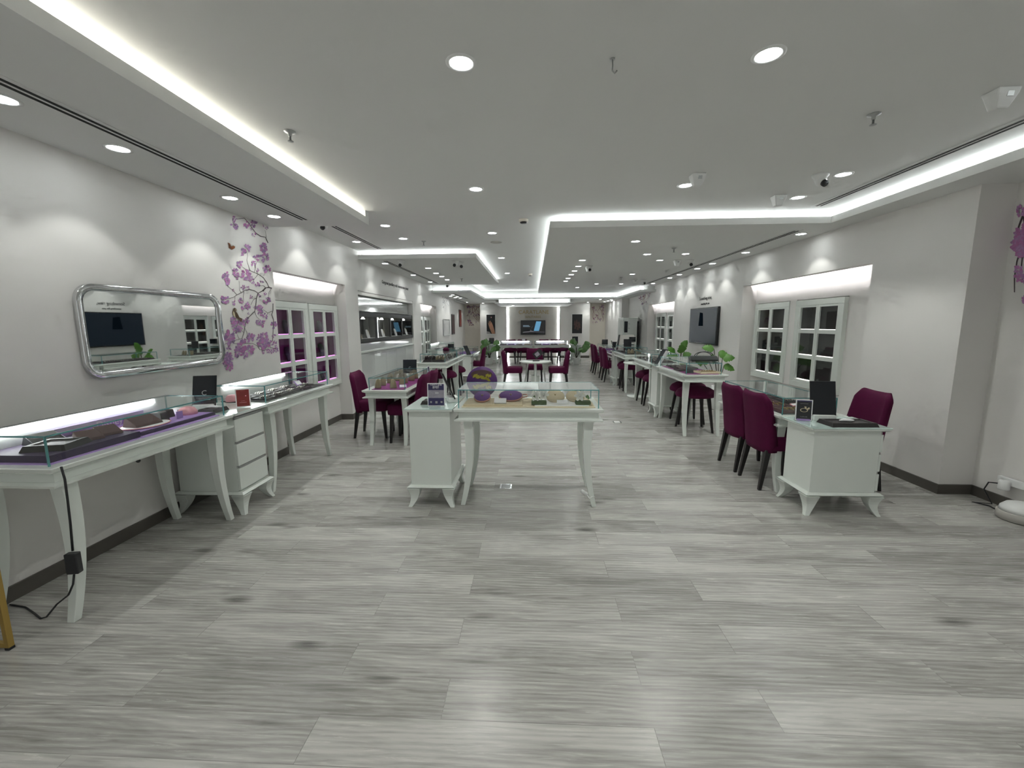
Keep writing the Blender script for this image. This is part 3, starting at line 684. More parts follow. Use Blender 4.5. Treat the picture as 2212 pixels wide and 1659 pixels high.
for x, lb in ((-0.83, 'leftmost plum stool of four at the far counter'), (-0.29, 'second plum stool from left at the far counter'), (0.58, 'third plum stool from left at the far counter'), (1.13, 'rightmost plum stool of four at the far counter')): stool(x, 15.95, lb, G)

# round tables
t = thing('round_table', 'small round white table with three chairs in the middle aisle', 'table', (0.07, 9.8, 0))
b = smooth(); b.lathe([(0.33, 0.60), (0.365, 0.615), (0.37, 0.625), (0.365, 0.64)], n=40); obj('tabletop', b, 'lacq', t)
for a in (30, 150, 270):
    ca, sa = math.cos(math.radians(a)), math.sin(math.radians(a)); m = MB(); rr = []
    for z, r, h in ((0.0, 0.30, 0.014), (0.605, 0.20, 0.022)): rr.append([(ca * r - h, sa * r - h, z), (ca * r + h, sa * r - h, z), (ca * r + h, sa * r + h, z), (ca * r - h, sa * r + h, z)])
    obj('leg', m.loft(rr), 'lacq', t, bevel=0.003)
b = MB(); b.box(-.1, .1, -.1, .1, 0.0, 0.30); obj('pedestal', b, 'lacq', t, bevel=0.004)
b = smooth(); b.lathe([(0.035, 0.30), (0.035, 0.60)], n=16); obj('post', b, 'lacq', t)
t = thing('pedestal_table', 'round white pedestal table between two stool showcases on the right', 'table', (2.20, 8.62, 0))
b = smooth(); b.lathe([(0.24, 0.0), (0.25, 0.01), (0.245, 0.03), (0.06, 0.045)], n=36); obj('base', b, 'lacq', t)
b = smooth(); b.lathe([(0.055, 0.045), (0.04, 0.3), (0.045, 0.68)], n=20); obj('post', b, 'lacq', t)
b = smooth(); b.lathe([(0.32, 0.68), (0.34, 0.695), (0.335, 0.715)], n=36); obj('tabletop', b, 'lacq', t)
t = thing('tilted_card_holder', 'black diamond-tilted card holder on the small round white table', 'display stand', (0.10, 9.75, 0.64))
b = MB(); b.box(-.09, .07, -.05, .05, 0, .02); obj('base', b, 'black', t)
b = MB(); b.box(-.11, .11, -.012, .0, -.075, .075); p_ = obj('panel', b, 'black', t, loc=(0.03, 0, 0.17), rot=(-0.2, math.radians(-38), 0))
b = MB(); b.box(-.07, .03, -.0145, -.0125, -.045, .045); obj('print', b, 'greyprint', p_)

# ------------------------------------------------------------------ wall display cabinets
def wall_cab(label, y0, y1, z0, z1, xf, s, inner, group):
    lit = 'violetglow' if inner == 'magenta' else 'shelfglow'
    # s = +1: front faces -X (right wall); s = -1: faces +X (left wall). local: x along wall, y depth into wall, front at y = 0
    W = y1 - y0; D = 0.24
    t = thing('wall_display_cabinet', label, 'display cabinet', (xf, (y0 + y1) / 2, z0), -PI / 2 if s > 0 else PI / 2, group)
    h = z1 - z0; w = W / 2; f = 0.075
    b = MB(); b.box(-w, w, D - .01, D, 0, h); b.box(-w, -w + .02, 0.055, D - .01, 0, h); b.box(w - .02, w, 0.055, D - .01, 0, h); b.box(-w + .02, w - .02, .055, D - .01, 0, .02); b.box(-w + .02, w - .02, .055, D - .01, h - .02, h); obj('carcass', b, inner, t)
    b = MB(); b.box(-w + .02, w - .02, D - .02, D - .011, .02, h - .02); obj('back_lining', b, inner, t)
    b = MB(); b.box(-w, w, 0, .055, h - f, h); b.box(-w, w, 0, .055, 0, f); b.box(-w, -w + f, 0, .055, f, h - f); b.box(w - f, w, 0, .055, f, h - f); obj('frame', b, 'lacq', t, bevel=0.003)
    iw = w - f; ih = h - 2 * f
    for k in (0, 1):
        xa, xb = (-iw, -0.002) if k == 0 else (0.002, iw)
        b = MB(); m_ = .034
        b.box(xa, xa + m_, .004, .024, f, h - f); b.box(xb - m_, xb, .004, .024, f, h - f)
        rows = [f, f + .028]; n = 3; ph = (ih - .028 * 2 - .05 * 2) / n
        b.box(xa + m_, xb - m_, .004, .024, f, f + .028); b.box(xa + m_, xb - m_, .004, .024, h - f - .028, h - f)
        for r in (1, 2):
            zz = f + .028 + r * ph + (r - 1) * .05; b.box(xa + m_, xb - m_, .004, .024, zz, zz + .05)
        d = obj('door', b, 'lacq', t, bevel=0.002)
        b = MB(); b.box(xa + m_, xb - m_, .012, .016, f + .028, h - f - .028); obj('glass_pane', b, 'pane', d)
    ph = (ih - .156) / 3
    for r in (1, 2):
        zz = f + .028 + r * ph + (r - 1) * .05 + .02
        b = MB(); b.box(-w + .02, w - .02, .04, D - .02, zz, zz + .012); obj('shelf', b, inner, t)
    for r in range(3):
        zz = f + .028 + r * (ph + .05)
        b = MB(); b.box(-iw + .04, iw - .04, .03, .055, zz + .001, zz + .008); obj('shelf_light', b, lit, t)
    return t, f, ph, w
def niche_set(y0s, z0, z1, xf, s, inner, labels, group, jewel):
    for (y0, y1), lb in zip(y0s, labels):
        t, f, ph, w = wall_cab(lb, y0, y1, z0, z1, xf, s, inner, group)
        n = 0
        for r in range(3):
            for k in (-1, 1):
                zz = z0 + f + .028 + r * (ph + .05) + (.0 if r == 0 else .0)
                if r == 0: zz = z0 + .02
                else: zz = z0 + f + .028 + r * ph + (r - 1) * .05 + .032
                yy = (y0 + y1) / 2 + k * w * 0.45 * (1 if s < 0 else -1)
                xx = xf + s * 0.14
                row = ('bottom', 'middle', 'top')[r]; sd = ('nearer', 'farther')[0 if (yy < (y0 + y1) / 2) else 1]
                jewel(xx, yy, zz, f'in the {row} {sd} pane, ' + lb.split(',')[-1].strip(), r, k)
bustN = [0]
def bust(x, y, z, h, label, m='bronze', face=0.0, group='necklace busts', metal='gold'):
    t = thing('necklace_bust', label, 'necklace bust', (x, y, z), face, group)
    b = smooth(); rr = []
    for v in range(9):
        q = v / 8; w = h * (0.34 * (1 - q) ** 0.6 * (0.75 + 0.6 * q) + 0.10 if q < 0.99 else 0.09); zz = h * q
        d = h * (0.10 + 0.06 * math.sin(PI * q)); oy = h * 0.28 * q
        rr.append([(w * math.cos(2 * PI * i / 16), oy + d * math.sin(2 * PI * i / 16), zz) for i in range(16)])
    b.loft(rr); obj('form', b, m, t)
    b = smooth(); pts = []
    for i in range(9):
        a = PI * i / 8; q = 0.92 - 0.5 * math.sin(a); pts.append((h * 0.17 * math.cos(a), h * (0.28 * q - 0.165), h * q))
    b.tube(pts, h * 0.014, 6); obj('necklace', b, metal, t)
    return t
def small_pair(x, y, z, where, r, k, s=1, m='silver', name='earring_stand', what='small earring stand'):
    t = thing(name, f'{what} {where}', 'jewellery stand', (x, y, z), -PI / 2 if s > 0 else PI / 2, 'earring stands in wall cabinets')
    b = MB(); b.box(-.03, .03, -.02, .02, 0, .008); obj('base', b, 'white' if m == 'silver' else 'purple', t)
    b = smooth(); b.tube([(-.018, 0, .008), (-.018, 0, .06)], .003, 6); b.tube([(.018, 0, .008), (.018, 0, .06)], .003, 6); obj('posts', b, m, t)
    b = smooth(); b.ball((-.018, -.004, .064), .007, 8, 5); b.ball((.018, -.004, .064), .007, 8, 5); obj('earrings', b, m, t)
def jl(x, y, z, where, r, k): bust(x, y, z, 0.20, 'dark purple necklace bust ' + where, 'darkpurple', PI / 2, 'busts in the left wall cabinets', 'silver')
niche_set([(4.74, 5.585), (5.62, 6.45)], 0.585, 1.79, -3.02, -1, 'magenta', ['white framed cabinet with purple lining, left unit of the left niche', 'white framed cabinet with purple lining, right unit of the left niche'], 'purple wall cabinets', jl)
def jr(x, y, z, where, r, k): small_pair(x, y, z, where, r, k, 1)
niche_set([(5.30, 6.24), (6.40, 7.34)], 0.60, 1.80, 3.74, 1, 'greyfab', ['white framed cabinet with dark shelves, near unit of the right niche', 'white framed cabinet with dark shelves, far unit of the right niche'], 'dark wall cabinets', jr)
niche_set([(11.0, 11.95), (12.1, 13.05)], 0.60, 1.78, 3.74, 1, 'greyfab', ['small far white framed cabinet, near unit of the far right niche', 'small far white framed cabinet, far unit of the far right niche'], 'dark wall cabinets', lambda *a: None)
niche_set([(10.95, 11.70), (11.76, 12.52)], 0.55, 1.72, -3.04, -1, 'greyfab', ['small far white framed cabinet, near unit of the far left niche', 'small far white framed cabinet, far unit of the far left niche'], 'dark wall cabinets', lambda *a: None)
# long niche: gloss panels, black showcase box and gloss cupboard
y0, y1 = N2[0] + .005, N2[1] - .005; w = (y1 - y0)
t = thing('gloss_wall_panels', 'row of glossy white upper panels above the black wall showcase', 'wall panel', (-3.055, y0, 1.74))
for i in range(4):
    b = MB(); b.box(0, .05, i * w / 4 + .002, (i + 1) * w / 4 - .002, 0, 0.25); obj('panel', b, 'lacq_gloss', t, rot=(0, 0, 0))
b = MB(); b.box(-3.055, -2.885, y0, y1, 2.0, 2.055); struct('trim_7', b, 'wall')
t = thing('wall_showcase', 'long black wall showcase with four lit glass compartments, left wall', 'showcase', (-2.90, (y0 + y1) / 2, 1.19), PI / 2)
h, d, hw = 0.53, 0.15, w / 2
b = MB(); b.box(-hw, hw, d - .01, d, 0, h); b.box(-hw, hw, 0, d - .01, h - .085, h); b.box(-hw, hw, 0, d - .01, 0, .07)
for i in range(5):
    x = -hw + i * (2 * hw - .09) / 4; b.box(x, x + .09, 0, d - .01, .07, h - .085)
obj('carcass', b, 'charcoal', t, bevel=0.002)
b = MB(); b.box(-hw + .09, hw - .09, d - .014, d - .0101, .07, h - .085); obj('back_lining', b, 'greyfab', t)
for i in range(4):
    xa = -hw + i * (2 * hw - .09) / 4 + .09; xb = -hw + (i + 1) * (2 * hw - .09) / 4
    b = MB(); b.box(xa, xb, .004, .008, .07, h - .085); obj('glass_pane', b, 'pane', t)
    for k in ((0.4,) if i != 1 else (0.3, 0.62)):
        b = smooth(); b.lathe([(0.012, 0), (0.035, -.035)], c=(xa + (xb - xa) * k, 0.07, h - .086), n=16); obj('spot_lamp', b, 'spotglow', t)
    b = MB(); b.box(xa + .01, xb - .01, .02, .13, .0705, .074); obj('lit_floor', b, 'paper', t)
for i in range(4):
    xa = (y0 + y1) / 2 - hw + i * (2 * hw - .09) / 4 + .09; xb = xa + (2 * hw - .09) / 4 - .09
    for k, q in enumerate((0.22, 0.72)):
        bust(-2.965, xa + (xb - xa) * q, 1.2642, 0.15 if k else 0.11, f'{("small pale","tall pale")[k]} necklace stand in compartment {ORD[i]} from the camera, black wall showcase', 'cream' if k == 0 else 'paper', PI / 2, 'stands in the black wall showcase')
t = thing('gloss_cupboard', 'glossy white lower cupboard under the black wall showcase', 'cupboard', (-3.05, y0, 0))
b = MB(); b.box(0, .13, 0, w, 0.0, 1.02); obj('body', b, 'lacq_gloss', t)
b = MB(); b.box(0, .16, 0, w, 1.02, 1.05); obj('worktop', b, 'lacq', t, bevel=0.003)
b = MB(); b.box(0, .12, 0, w, 1.05, 1.18); obj('upstand', b, 'lacq_gloss', t)
for i in range(5):
    b = MB(); b.box(.13, .145, i * w / 5 + .004, (i + 1) * w / 5 - .004, 0.09, 1.0); obj('door', b, 'lacq_gloss', t, bevel=0.003)

# ------------------------------------------------------------------ mirrors, screens, pictures, lettering
def rr_outline(w, h, r, n=8):
    pts = []
    for cx_, cz_, a0 in ((w - r, h - r, 0), (-w + r, h - r, 90), (-w + r, -h + r, 180), (w - r, -h + r, 270)):
        for k in range(n + 1):
            a = math.radians(a0 + 90 * k / n); pts.append((cx_ + r * math.cos(a), cz_ + r * math.sin(a)))
    return pts
def wall_mirror(label, yc, zc, w, h, r, frame, fw=0.03):
    t = thing('wall_mirror', label, 'mirror', (XL, yc, zc)); mm = 'mirror' if w > .6 else 'dullmirror'
    o, i = rr_outline(w, h, r), rr_outline(w - fw, h - fw, max(.02, r - fw))
    b = smooth(); n = len(o)
    rings = [[(.0, p[0], p[1]) for p in o], [(.022, p[0], p[1]) for p in o], [(.03, p[0] * .985 + q[0] * .015, p[1] * .985 + q[1] * .015) for p, q in zip(o, i)], [(.022, q[0], q[1]) for q in i], [(.012, q[0], q[1]) for q in i]]
    b.loft(rings, cap=False); obj('frame', b, frame, t)
    b = MB(); b.poly([(.014, q[0], q[1]) for q in i]); obj('mirror_glass', b, mm, t)
wall_mirror('wide rounded mirror with a chrome frame on the long left wall', 3.15, 1.467, 0.615, 0.31, 0.12, 'chrome', 0.045)
wall_mirror('small far rounded mirror with thin dark frame on the left wall', 14.0, 1.395, 0.52, 0.27, 0.06, 'steel', 0.025)

def tv(label, c, w, h, rz, parts):
    t = thing('wall_television', label, 'television', c, rz)
    b = MB(); b.box(-w, w, 0, .05, -h, h); obj('housing', b, 'black', t, bevel=0.004)
    b = MB(); b.box(-w + .015, w - .015, -.003, -.0005, -h + .02, h - .015); obj('screen', b, 'screen', t)
    return t
p0, p1 = PX(1497, 667, XR), PX(1552, 745, XR)
t = tv('large dark wall television on the right wall above the plants', (XR - 0.055, (p0.y + p1.y) / 2, 1.435), (p0.y - p1.y) / 2, 0.372, -PI / 2, None)
b = MB(); w_ = (p0.y - p1.y) / 2 - .02; b.poly([(-w_, -.0045, -.345), (w_, -.0045, -.345), (w_, -.0045, .35), (-w_, -.0045, .35)]); obj('picture_area', b, 'bluepic', t)
b = MB(); b.poly([(-.18, -.006, .0), (.06, -.006, .0), (.02, -.006, .26), (-.14, -.006, .28)]); obj('picture_figure', b, 'bluedark', t)
tc_ = PY(1151.5, 707.5, 18.64)
w_, h_ = (PY(1178.5, 700, 18.6).x - PY(1125, 700, 18.6).x) / 2, (PY(1150, 691.5, 18.6).z - PY(1150, 722.8, 18.6).z) / 2
t = tv('television with a bright blue product picture on the far grey wall', (tc_.x, 18.60, tc_.z), w_, h_, 0, None)
b = MB(); b.poly([(.03, -.005, -.15), (.26, -.005, -.15), (.36, -.005, .26), (.14, -.005, .27)]); obj('blue_tablet_picture', b, 'blue', t)
b = MB()
for z in (.075, .035): b.box(-.44, -.18 if z > .05 else -.14, -.0055, -.0045, z, z + .025)
obj('caption', b, 'caption', t)
b = MB(); b.poly([(-.45, -.005, -.22), (-.1, -.005, -.2), (.5, -.005, -.22), (.5, -.005, -.19), (.05, -.005, -.17), (-.1, -.005, -.12), (.0, -.005, .1), (-.06, -.005, -.0), (-.14, -.005, -.16), (-.45, -.005, -.19)]); obj('stand_picture', b, 'greyprint', t)
def poster(label, px0, px1, py0, py1, Y):
    a, c = PY(px0, py0, Y), PY(px1, py1, Y)
    t = thing('wall_poster', label, 'poster', ((a.x + c.x) / 2, Y, (a.z + c.z) / 2)); w, h = (c.x - a.x) / 2, (a.z - c.z) / 2
    b = MB(); b.box(-w - .03, w + .03, -.03, -.001, -h - .03, h + .03); obj('frame', b, 'white', t)
    b = MB(); b.box(-w, w, -.034, -.030, -h, h); obj('print', b, 'black', t)
    return t, w, h
t, w, h = poster('tall dark poster showing a raised hand, left part of the far wall', 1051, 1070, 680, 721, 18.6)
def NP(x_, y_, k): return (-w + 2 * w * x_, -.0345 - .0005 * k, h - 2 * h * y_)
b = MB()
for k, (tx, ty, bx_, by_, wd) in enumerate(((.20, .42, .50, .80, .055), (.30, .34, .58, .76, .06), (.43, .32, .70, .74, .062), (.57, .40, .82, .78, .058))):
    mx_, my_ = (tx + bx_) / 2 - .06, (ty + by_) / 2
    mx_ += .03
    b.poly([NP(tx - wd * .5, ty + .01, k + 2), NP(tx, ty - .015, k + 2), NP(tx + wd * .6, ty + .01, k + 2), NP(mx_ + wd + .03, my_ - .01, k + 2), NP(bx_ + wd, by_, k + 2), NP(bx_ - wd, by_ + .02, k + 2), NP(mx_ - wd + .02, my_ + .02, k + 2)])
b.poly([NP(.44, .80, 1), NP(.56, .74, 1), NP(.72, .72, 1), NP(.88, .77, 1), NP(.98, 1.0, 1), NP(.60, 1.0, 1)])
obj('hand_picture', b, 'skin', t)
b = MB(); b.poly([NP(0, .86, 0), NP(.35, .9, 0), NP(.5, 1.0, 0), NP(0, 1.0, 0)]); obj('pale_corner', b, 'greybr', t)
b = MB(); b.poly([NP(.55 + .06 * math.cos(a), .14 + .04 * math.sin(a), 0) for a in [2 * PI * q / 10 for q in range(10)]]); obj('lips_picture', b, 'rosebr', t)
t, w, h = poster('tall dark poster showing a group of people, right part of the far wall', 1236, 1257, 679, 720, 18.6)
b = smooth()
for x_, z_, r_ in ((-.1, .1, .035), (-.03, .02, .04), (.07, .04, .045), (.11, -.03, .04), (-.08, -.06, .03), (.03, -.11, .04), (-.02, .15, .03)):
    b.poly([(x_ + r_ * .8 * math.cos(2 * PI * i / 10), -.0365, z_ + r_ * 1.2 * math.sin(2 * PI * i / 10)) for i in range(10)])
    b.poly([(x_ - .05, -.0358, z_ - .16), (x_ + .05, -.0358, z_ - .16), (x_ + .025, -.0358, z_ - .03), (x_ - .025, -.0358, z_ - .03)])
obj('people_picture', b, 'umber', t)
for q0, q1, lb, m in (((985.5, 683), (989.5, 717), 'narrow far red-brown picture nearer the small mirror, left wall', 'umber'), ((991, 680), (995.5, 700), 'narrow far red-brown picture beyond another, left wall', 'redprint')):
    X_ = XL if m == 'umber' else -3.1
    a, c = PX(*q0, X_), PX(*q1, X_); X0 = X_
    y0_, y1_ = sorted((a.y, c.y)); y0_ = min(y0_, 18.3) if m != 'umber' else 14.95; y1_ = y0_ + .5
    t = thing('framed_picture', lb, 'picture', (X0, (y0_ + y1_) / 2, 1.5 if m == 'umber' else 1.75))
    b = MB(); b.box(0.001, .025, -.27, .27, -.36, .36); obj('frame', b, 'black', t)
    b = MB(); b.box(.025, .028, -.24, .24, -.33, .33); obj('print', b, m, t)
ly = PX(1524, 645, XR).y
text('wall_lettering', 'Something new,', 0.098, (XR - .003, ly, 2.0), (PI / 2, 0, -PI / 2), 'tube', 'dark lettering line Something new, on the right wall above the television')
text('wall_lettering', 'something for you', 0.058, (XR - .003, ly, 1.89), (PI / 2, 0, -PI / 2), 'tube', 'smaller lettering line something for you on the right wall, above the television')
text('wall_lettering', 'Gorgeous jewellery craft worn to every heart', 0.093, (XL + .003, 8.95, 2.315), (PI / 2, 0, PI / 2), 'tube', 'small dark slogan lettering on the left wall above the black showcase')
text('wall_sign_lettering', 'CARATLANE', 0.235, (0.06, 18.655, PY(1150, 674.5, 18.6).z), (PI / 2, 0, 0), 'gold', 'large gold CARATLANE letters on the far grey wall', extrude=0.01)
text('wall_sign_lettering', 'SOLITAIRES', 0.135, (0.03, 18.655, PY(1150, 684.6, 18.6).z), (PI / 2, 0, 0), 'gold', 'smaller gold SOLITAIRES letters on the far grey wall above the television', extrude=0.01)

# ------------------------------------------------------------------ blossom wall prints
def ribbon(b, pts, w0, w1, f):
    P = [Vector((p[0], p[1], 0)) for p in pts]; n = len(P); L_, R_ = [], []
    for i, p in enumerate(P):
        t_ = (P[min(i + 1, n - 1)] - P[max(i - 1, 0)]).normalized(); a = Vector((-t_.y, t_.x, 0)); w = (w0 + (w1 - w0) * i / (n - 1)) / 2
        L_.append(b.v(f(p + a * w))); R_.append(b.v(f(p - a * w)))
    for i in range(n - 1): b._f([L_[i], L_[i + 1], R_[i + 1], R_[i]])
def petal(b, c, ang, l, w, f):
    ca, sa = math.cos(ang), math.sin(ang)
    pts = [(0, 0), (l * .35, w * .8), (l * .7, w), (l, 0), (l * .7, -w), (l * .35, -w * .8)]
    b._f([b.v(f(Vector((c[0] + x_ * ca - y_ * sa, c[1] + x_ * sa + y_ * ca, 0)))) for x_, y_ in pts])
def cluster(b, c, r, f, n=None, mats=3):
    n = n or max(5, int(r * 1.5) + 4)
    for i in range(n):
        a = random.uniform(0, 2 * PI); d = r * random.uniform(0.0, 0.62)
        b.mi = random.choice(range(mats)); l = r * random.uniform(0.5, 0.85)
        petal(b, (c[0] + d * math.cos(a) * 0.8, c[1] + d * math.sin(a)), a + random.uniform(-.8, .8), l, l * 0.32, f)
    b.mi = 0
def onwall(X, eps, s):
    cnt = [0]
    def f(p):
        q = PX(p.x, p.y, X); cnt[0] += 1; return Vector((X + s * (eps + 0.00002 * (cnt[0] % 37)), q.y, q.z))
    return f
def decal(name, label, f1, f2, branches, clusters, bm='bark', cm_=('blossom1', 'blossom2', 'blossom3')):
    t = thing(name, label, 'wall decal')
    b = MB()
    for pts, w0, w1 in branches: ribbon(b, pts, w0, w1, f1)
    obj('branches', b, bm, t)
    b = MB()
    for x_, y_, r in clusters: cluster(b, (x_, y_), r, f2, mats=len(cm_))
    obj('blossoms', b, list(cm_), t)
Z1 = lambda L: [(460 + x_ / 9.21875, 450 + y_ / 9.2167) for x_, y_ in L]
Z2 = lambda L: [(460 + x_ / 8.73, 620 + y_ / 8.73) for x_, y_ in L]
br = [(Z1([(480, 215), (620, 195), (700, 280), (780, 400), (850, 490), (950, 560), (1040, 575), (1095, 690)]), 1.1, 1.8), (Z1([(1060, 590), (1045, 480), (1030, 430)]), .7, .4),
      (Z1([(1165, 1595), (1110, 1570), (1050, 1585), (990, 1650)]), 2.0, 2.0), (Z1([(1110, 1570), (1070, 1480), (1000, 1380), (900, 1310), (820, 1275), (740, 1240), (660, 1220), (570, 1160)]), 1.4, .7),
      (Z1([(740, 1240), (700, 1130), (670, 1030), (690, 940), (665, 880)]), .9, .6), (Z1([(820, 1275), (840, 1160), (870, 1060)]), .9, .6), (Z1([(900, 1310), (820, 1410), (790, 1480)]), .8, .5),
      (Z1([(1050, 1585), (1000, 1540), (920, 1545)]), 1.0, .6), (Z2([(1110, 20), (1050, 10), (985, 15), (920, 80), (850, 115), (780, 70), (680, 45), (590, 65), (530, 110), (450, 145), (390, 190), (290, 215)]), 1.9, .7),
      (Z2([(450, 145), (380, 70), (310, 10), (240, -55)]), .8, .5), (Z2([(530, 110), (500, 60), (495, -40), (490, -110)]), .8, .5), (Z2([(415, 185), (410, 280)]), .7, .4), (Z2([(580, 70), (570, 180), (575, 300)]), .8, .4),
      (Z2([(850, 115), (815, 220), (805, 340), (785, 460), (720, 520), (660, 580), (620, 660), (600, 750), (580, 860), (545, 970), (400, 1010), (210, 1080)]), 1.7, .8), (Z2([(810, 210), (760, 240), (710, 340)]), 1.0, .6),
      (Z2([(785, 460), (820, 560), (890, 620)]), .8, .5), (Z2([(600, 780), (640, 870), (660, 930)]), .7, .4), (Z2([(575, 860), (520, 800)]), .9, .5), (Z2([(490, 980), (450, 890)]), .9, .5),
      (Z2([(380, 1065), (500, 1070), (620, 1060), (750, 1065), (830, 1110), (880, 1180), (950, 1195), (1050, 1170)]), .8, 1.2), (Z2([(1130, 310), (1130, 440), (1105, 520), (1140, 620), (1135, 740), (1130, 900), (1120, 1010), (1075, 1060), (1080, 1140), (1200, 1165)]), 1.6, 1.0),
      (Z2([(1110, 455), (1030, 490), (945, 425)]), 1.1, .6), (Z2([(1030, 490), (1000, 540)]), .7, .4), (Z2([(1100, 30), (1050, 100), (1040, 210)]), .7, .4), (Z2([(295, 1100), (300, 1250)]), .8, .5)]
cl = [(*Z1([(c[0], c[1])])[0], c[2]) for c in ((425, 205, 6), (425, 350, 9), (670, 320, 8), (810, 310, 8.5), (750, 415, 3), (815, 520, 5), (995, 350, 3), (1065, 390, 4), (655, 800, 10), (600, 900, 6), (1000, 790, 10), (1030, 980, 10), (870, 985, 8), (800, 1100, 7), (520, 1110, 8),
      (1070, 1200, 9), (235, 1350, 9), (290, 1460, 8), (450, 1280, 9), (490, 1370, 6), (640, 1330, 12), (755, 1405, 6), (885, 1240, 4), (880, 1510, 6), (800, 1480, 4), (585, 1570, 6), (690, 1580, 4), (970, 1470, 4), (690, 1390, 6))]
cl += [(*Z2([(c[0], c[1])])[0], c[2]) for c in ((230, 250, 10), (400, 300, 5), (515, 260, 6), (570, 390, 6), (640, 360, 8), (715, 190, 4), (880, 400, 9), (885, 490, 6), (975, 555, 7), (1010, 255, 8), (875, 160, 4), (985, 120, 4), (370, 630, 8), (460, 720, 12), (480, 780, 8), (415, 830, 6), (600, 660, 8), (650, 610, 5),
      (835, 660, 5), (915, 690, 8), (1135, 720, 9), (1135, 920, 5), (1150, 1060, 6), (300, 950, 13), (330, 1010, 8), (160, 1080, 7), (130, 1130, 5), (290, 1150, 6), (700, 960, 10), (580, 1000, 6), (870, 960, 8), (960, 930, 9), (980, 1050, 13), (900, 1080, 8), (1050, 1030, 6), (545, 1120, 13), (450, 1230, 10), (470, 1170, 7), (690, 1180, 10), (595, 1270, 9),
      (270, 1320, 11), (300, 1400, 11), (215, 1440, 6), (310, 1520, 9), (945, 1230, 4), (1050, 1210, 5), (1110, 1220, 5), (1180, 1180, 6), (385, 60, 3), (1190, 1130, 4), (100, 525, 4), (665, 500, 3), (770, 375, 3))]
fw1, fw2 = onwall(XL, .0015, 1), onwall(XL, .003, 1)
decal('blossom_wall_decal', 'tall purple blossom branch print on the long left wall beside the mirror', fw1, fw2, br, cl)
t = thing('butterfly_decal', 'small orange butterfly print on the left wall above the blossom branch', 'wall decal')
f3 = onwall(XL, .0048, 1); b = MB()
for L_ in ([(285, 680), (330, 700), (350, 760), (335, 800), (305, 790), (300, 730)], [(345, 760), (400, 745), (432, 765), (420, 800), (365, 825), (335, 805)]): b.poly([f3(Vector((*q, 0))) for q in Z1(L_)])
obj('wings', b, 'orange', t)
b = MB(); ribbon(b, Z1([(290, 690), (330, 780), (350, 815)]), .8, .6, onwall(XL, .0058, 1)); obj('body', b, 'bark', t)
t = thing('bird_decal', 'small brown bird print perched among the blossoms on the left wall', 'wall decal')
b = MB(); b.poly([f3(Vector((*q, 0))) for q in Z2([(400, 392), (430, 410), (440, 435), (425, 460), (455, 500), (490, 570), (550, 600), (525, 662), (470, 610), (400, 560), (360, 520), (355, 470), (372, 410)])]); obj('body', b, 'brown', t)
f4 = onwall(XL, .0058, 1); b = MB(); b.poly([f4(Vector((*q, 0))) for q in Z2([(372, 455), (395, 480), (410, 540), (420, 575), (378, 540), (362, 505)])]); b.poly([f4(Vector((*q, 0))) for q in Z2([(405, 415), (425, 420), (455, 438), (420, 440)])]); obj('breast_and_beak', b, 'cream', t)
# far prints
def onback(Y, eps):
    cnt = [0]
    def f(p): q = PY(p.x, p.y, Y); cnt[0] += 1; return Vector((q.x, Y - eps - .00005 * (cnt[0] % 31), q.z))
    return f
def rnd_decal(label, x0, x1, y0, y1, f1, f2, n, r, bm, cms, seed, name='blossom_wall_decal'):
    random.seed(seed); brs = []; cls = []
    for i in range(5):
        xa, ya = random.uniform(x0, x1), y0; pts = [(xa, ya)]
        for k in range(5): xa = min(x1, max(x0, xa + random.uniform(-.25, .25) * (x1 - x0))); ya += (y1 - y0) / 5 * random.uniform(.6, 1); pts.append((xa, ya))
        brs.append((pts, r * .32, r * .15))
    for i in range(n): cls.append((random.uniform(x0, x1), y0 + (y1 - y0) * random.random() ** 1.3, r * random.uniform(.7, 1.3)))
    decal(name, label, f1, f2, brs, cls, bm, cms)
rnd_decal('far rose-brown branch print on the beige wall left of the hand poster', 1008, 1035, 661, 702, onback(19.35, .003), onback(19.35, .008), 16, 3.2, 'rosebr', ('rosebr', 'blossom3'), 3)
rnd_decal('far rose blossom print on the beige wall right of the people poster', 1280, 1303, 661, 700, onback(19.35, .003), onback(19.35, .008), 16, 2.6, 'rosebr', ('rosebr', 'blossom2', 'blossom3'), 5)
rnd_decal('pale grey branch print on the far left wall above the small mirror', 956, 976, 634, 668, onwall(XL, .002, 1), onwall(XL, .005, 1), 7, 2.2, 'greybr', ('greybr',), 8)
rnd_decal('rosy branch print high on the right wall by the far niche', 1381, 1404, 627, 662, onwall(XR, .002, -1), onwall(XR, .005, -1), 14, 3.0, 'rosebr', ('rosebr', 'blossom3'), 9)
rnd_decal('magenta blossom print at the right edge, on the near side wall', 2192, 2250, 455, 660, onwall(3.84, .002, -1), onwall(3.84, .005, -1), 20, 15, 'bark', ('blossom1', 'blossom2'), 12)
random.seed(21)

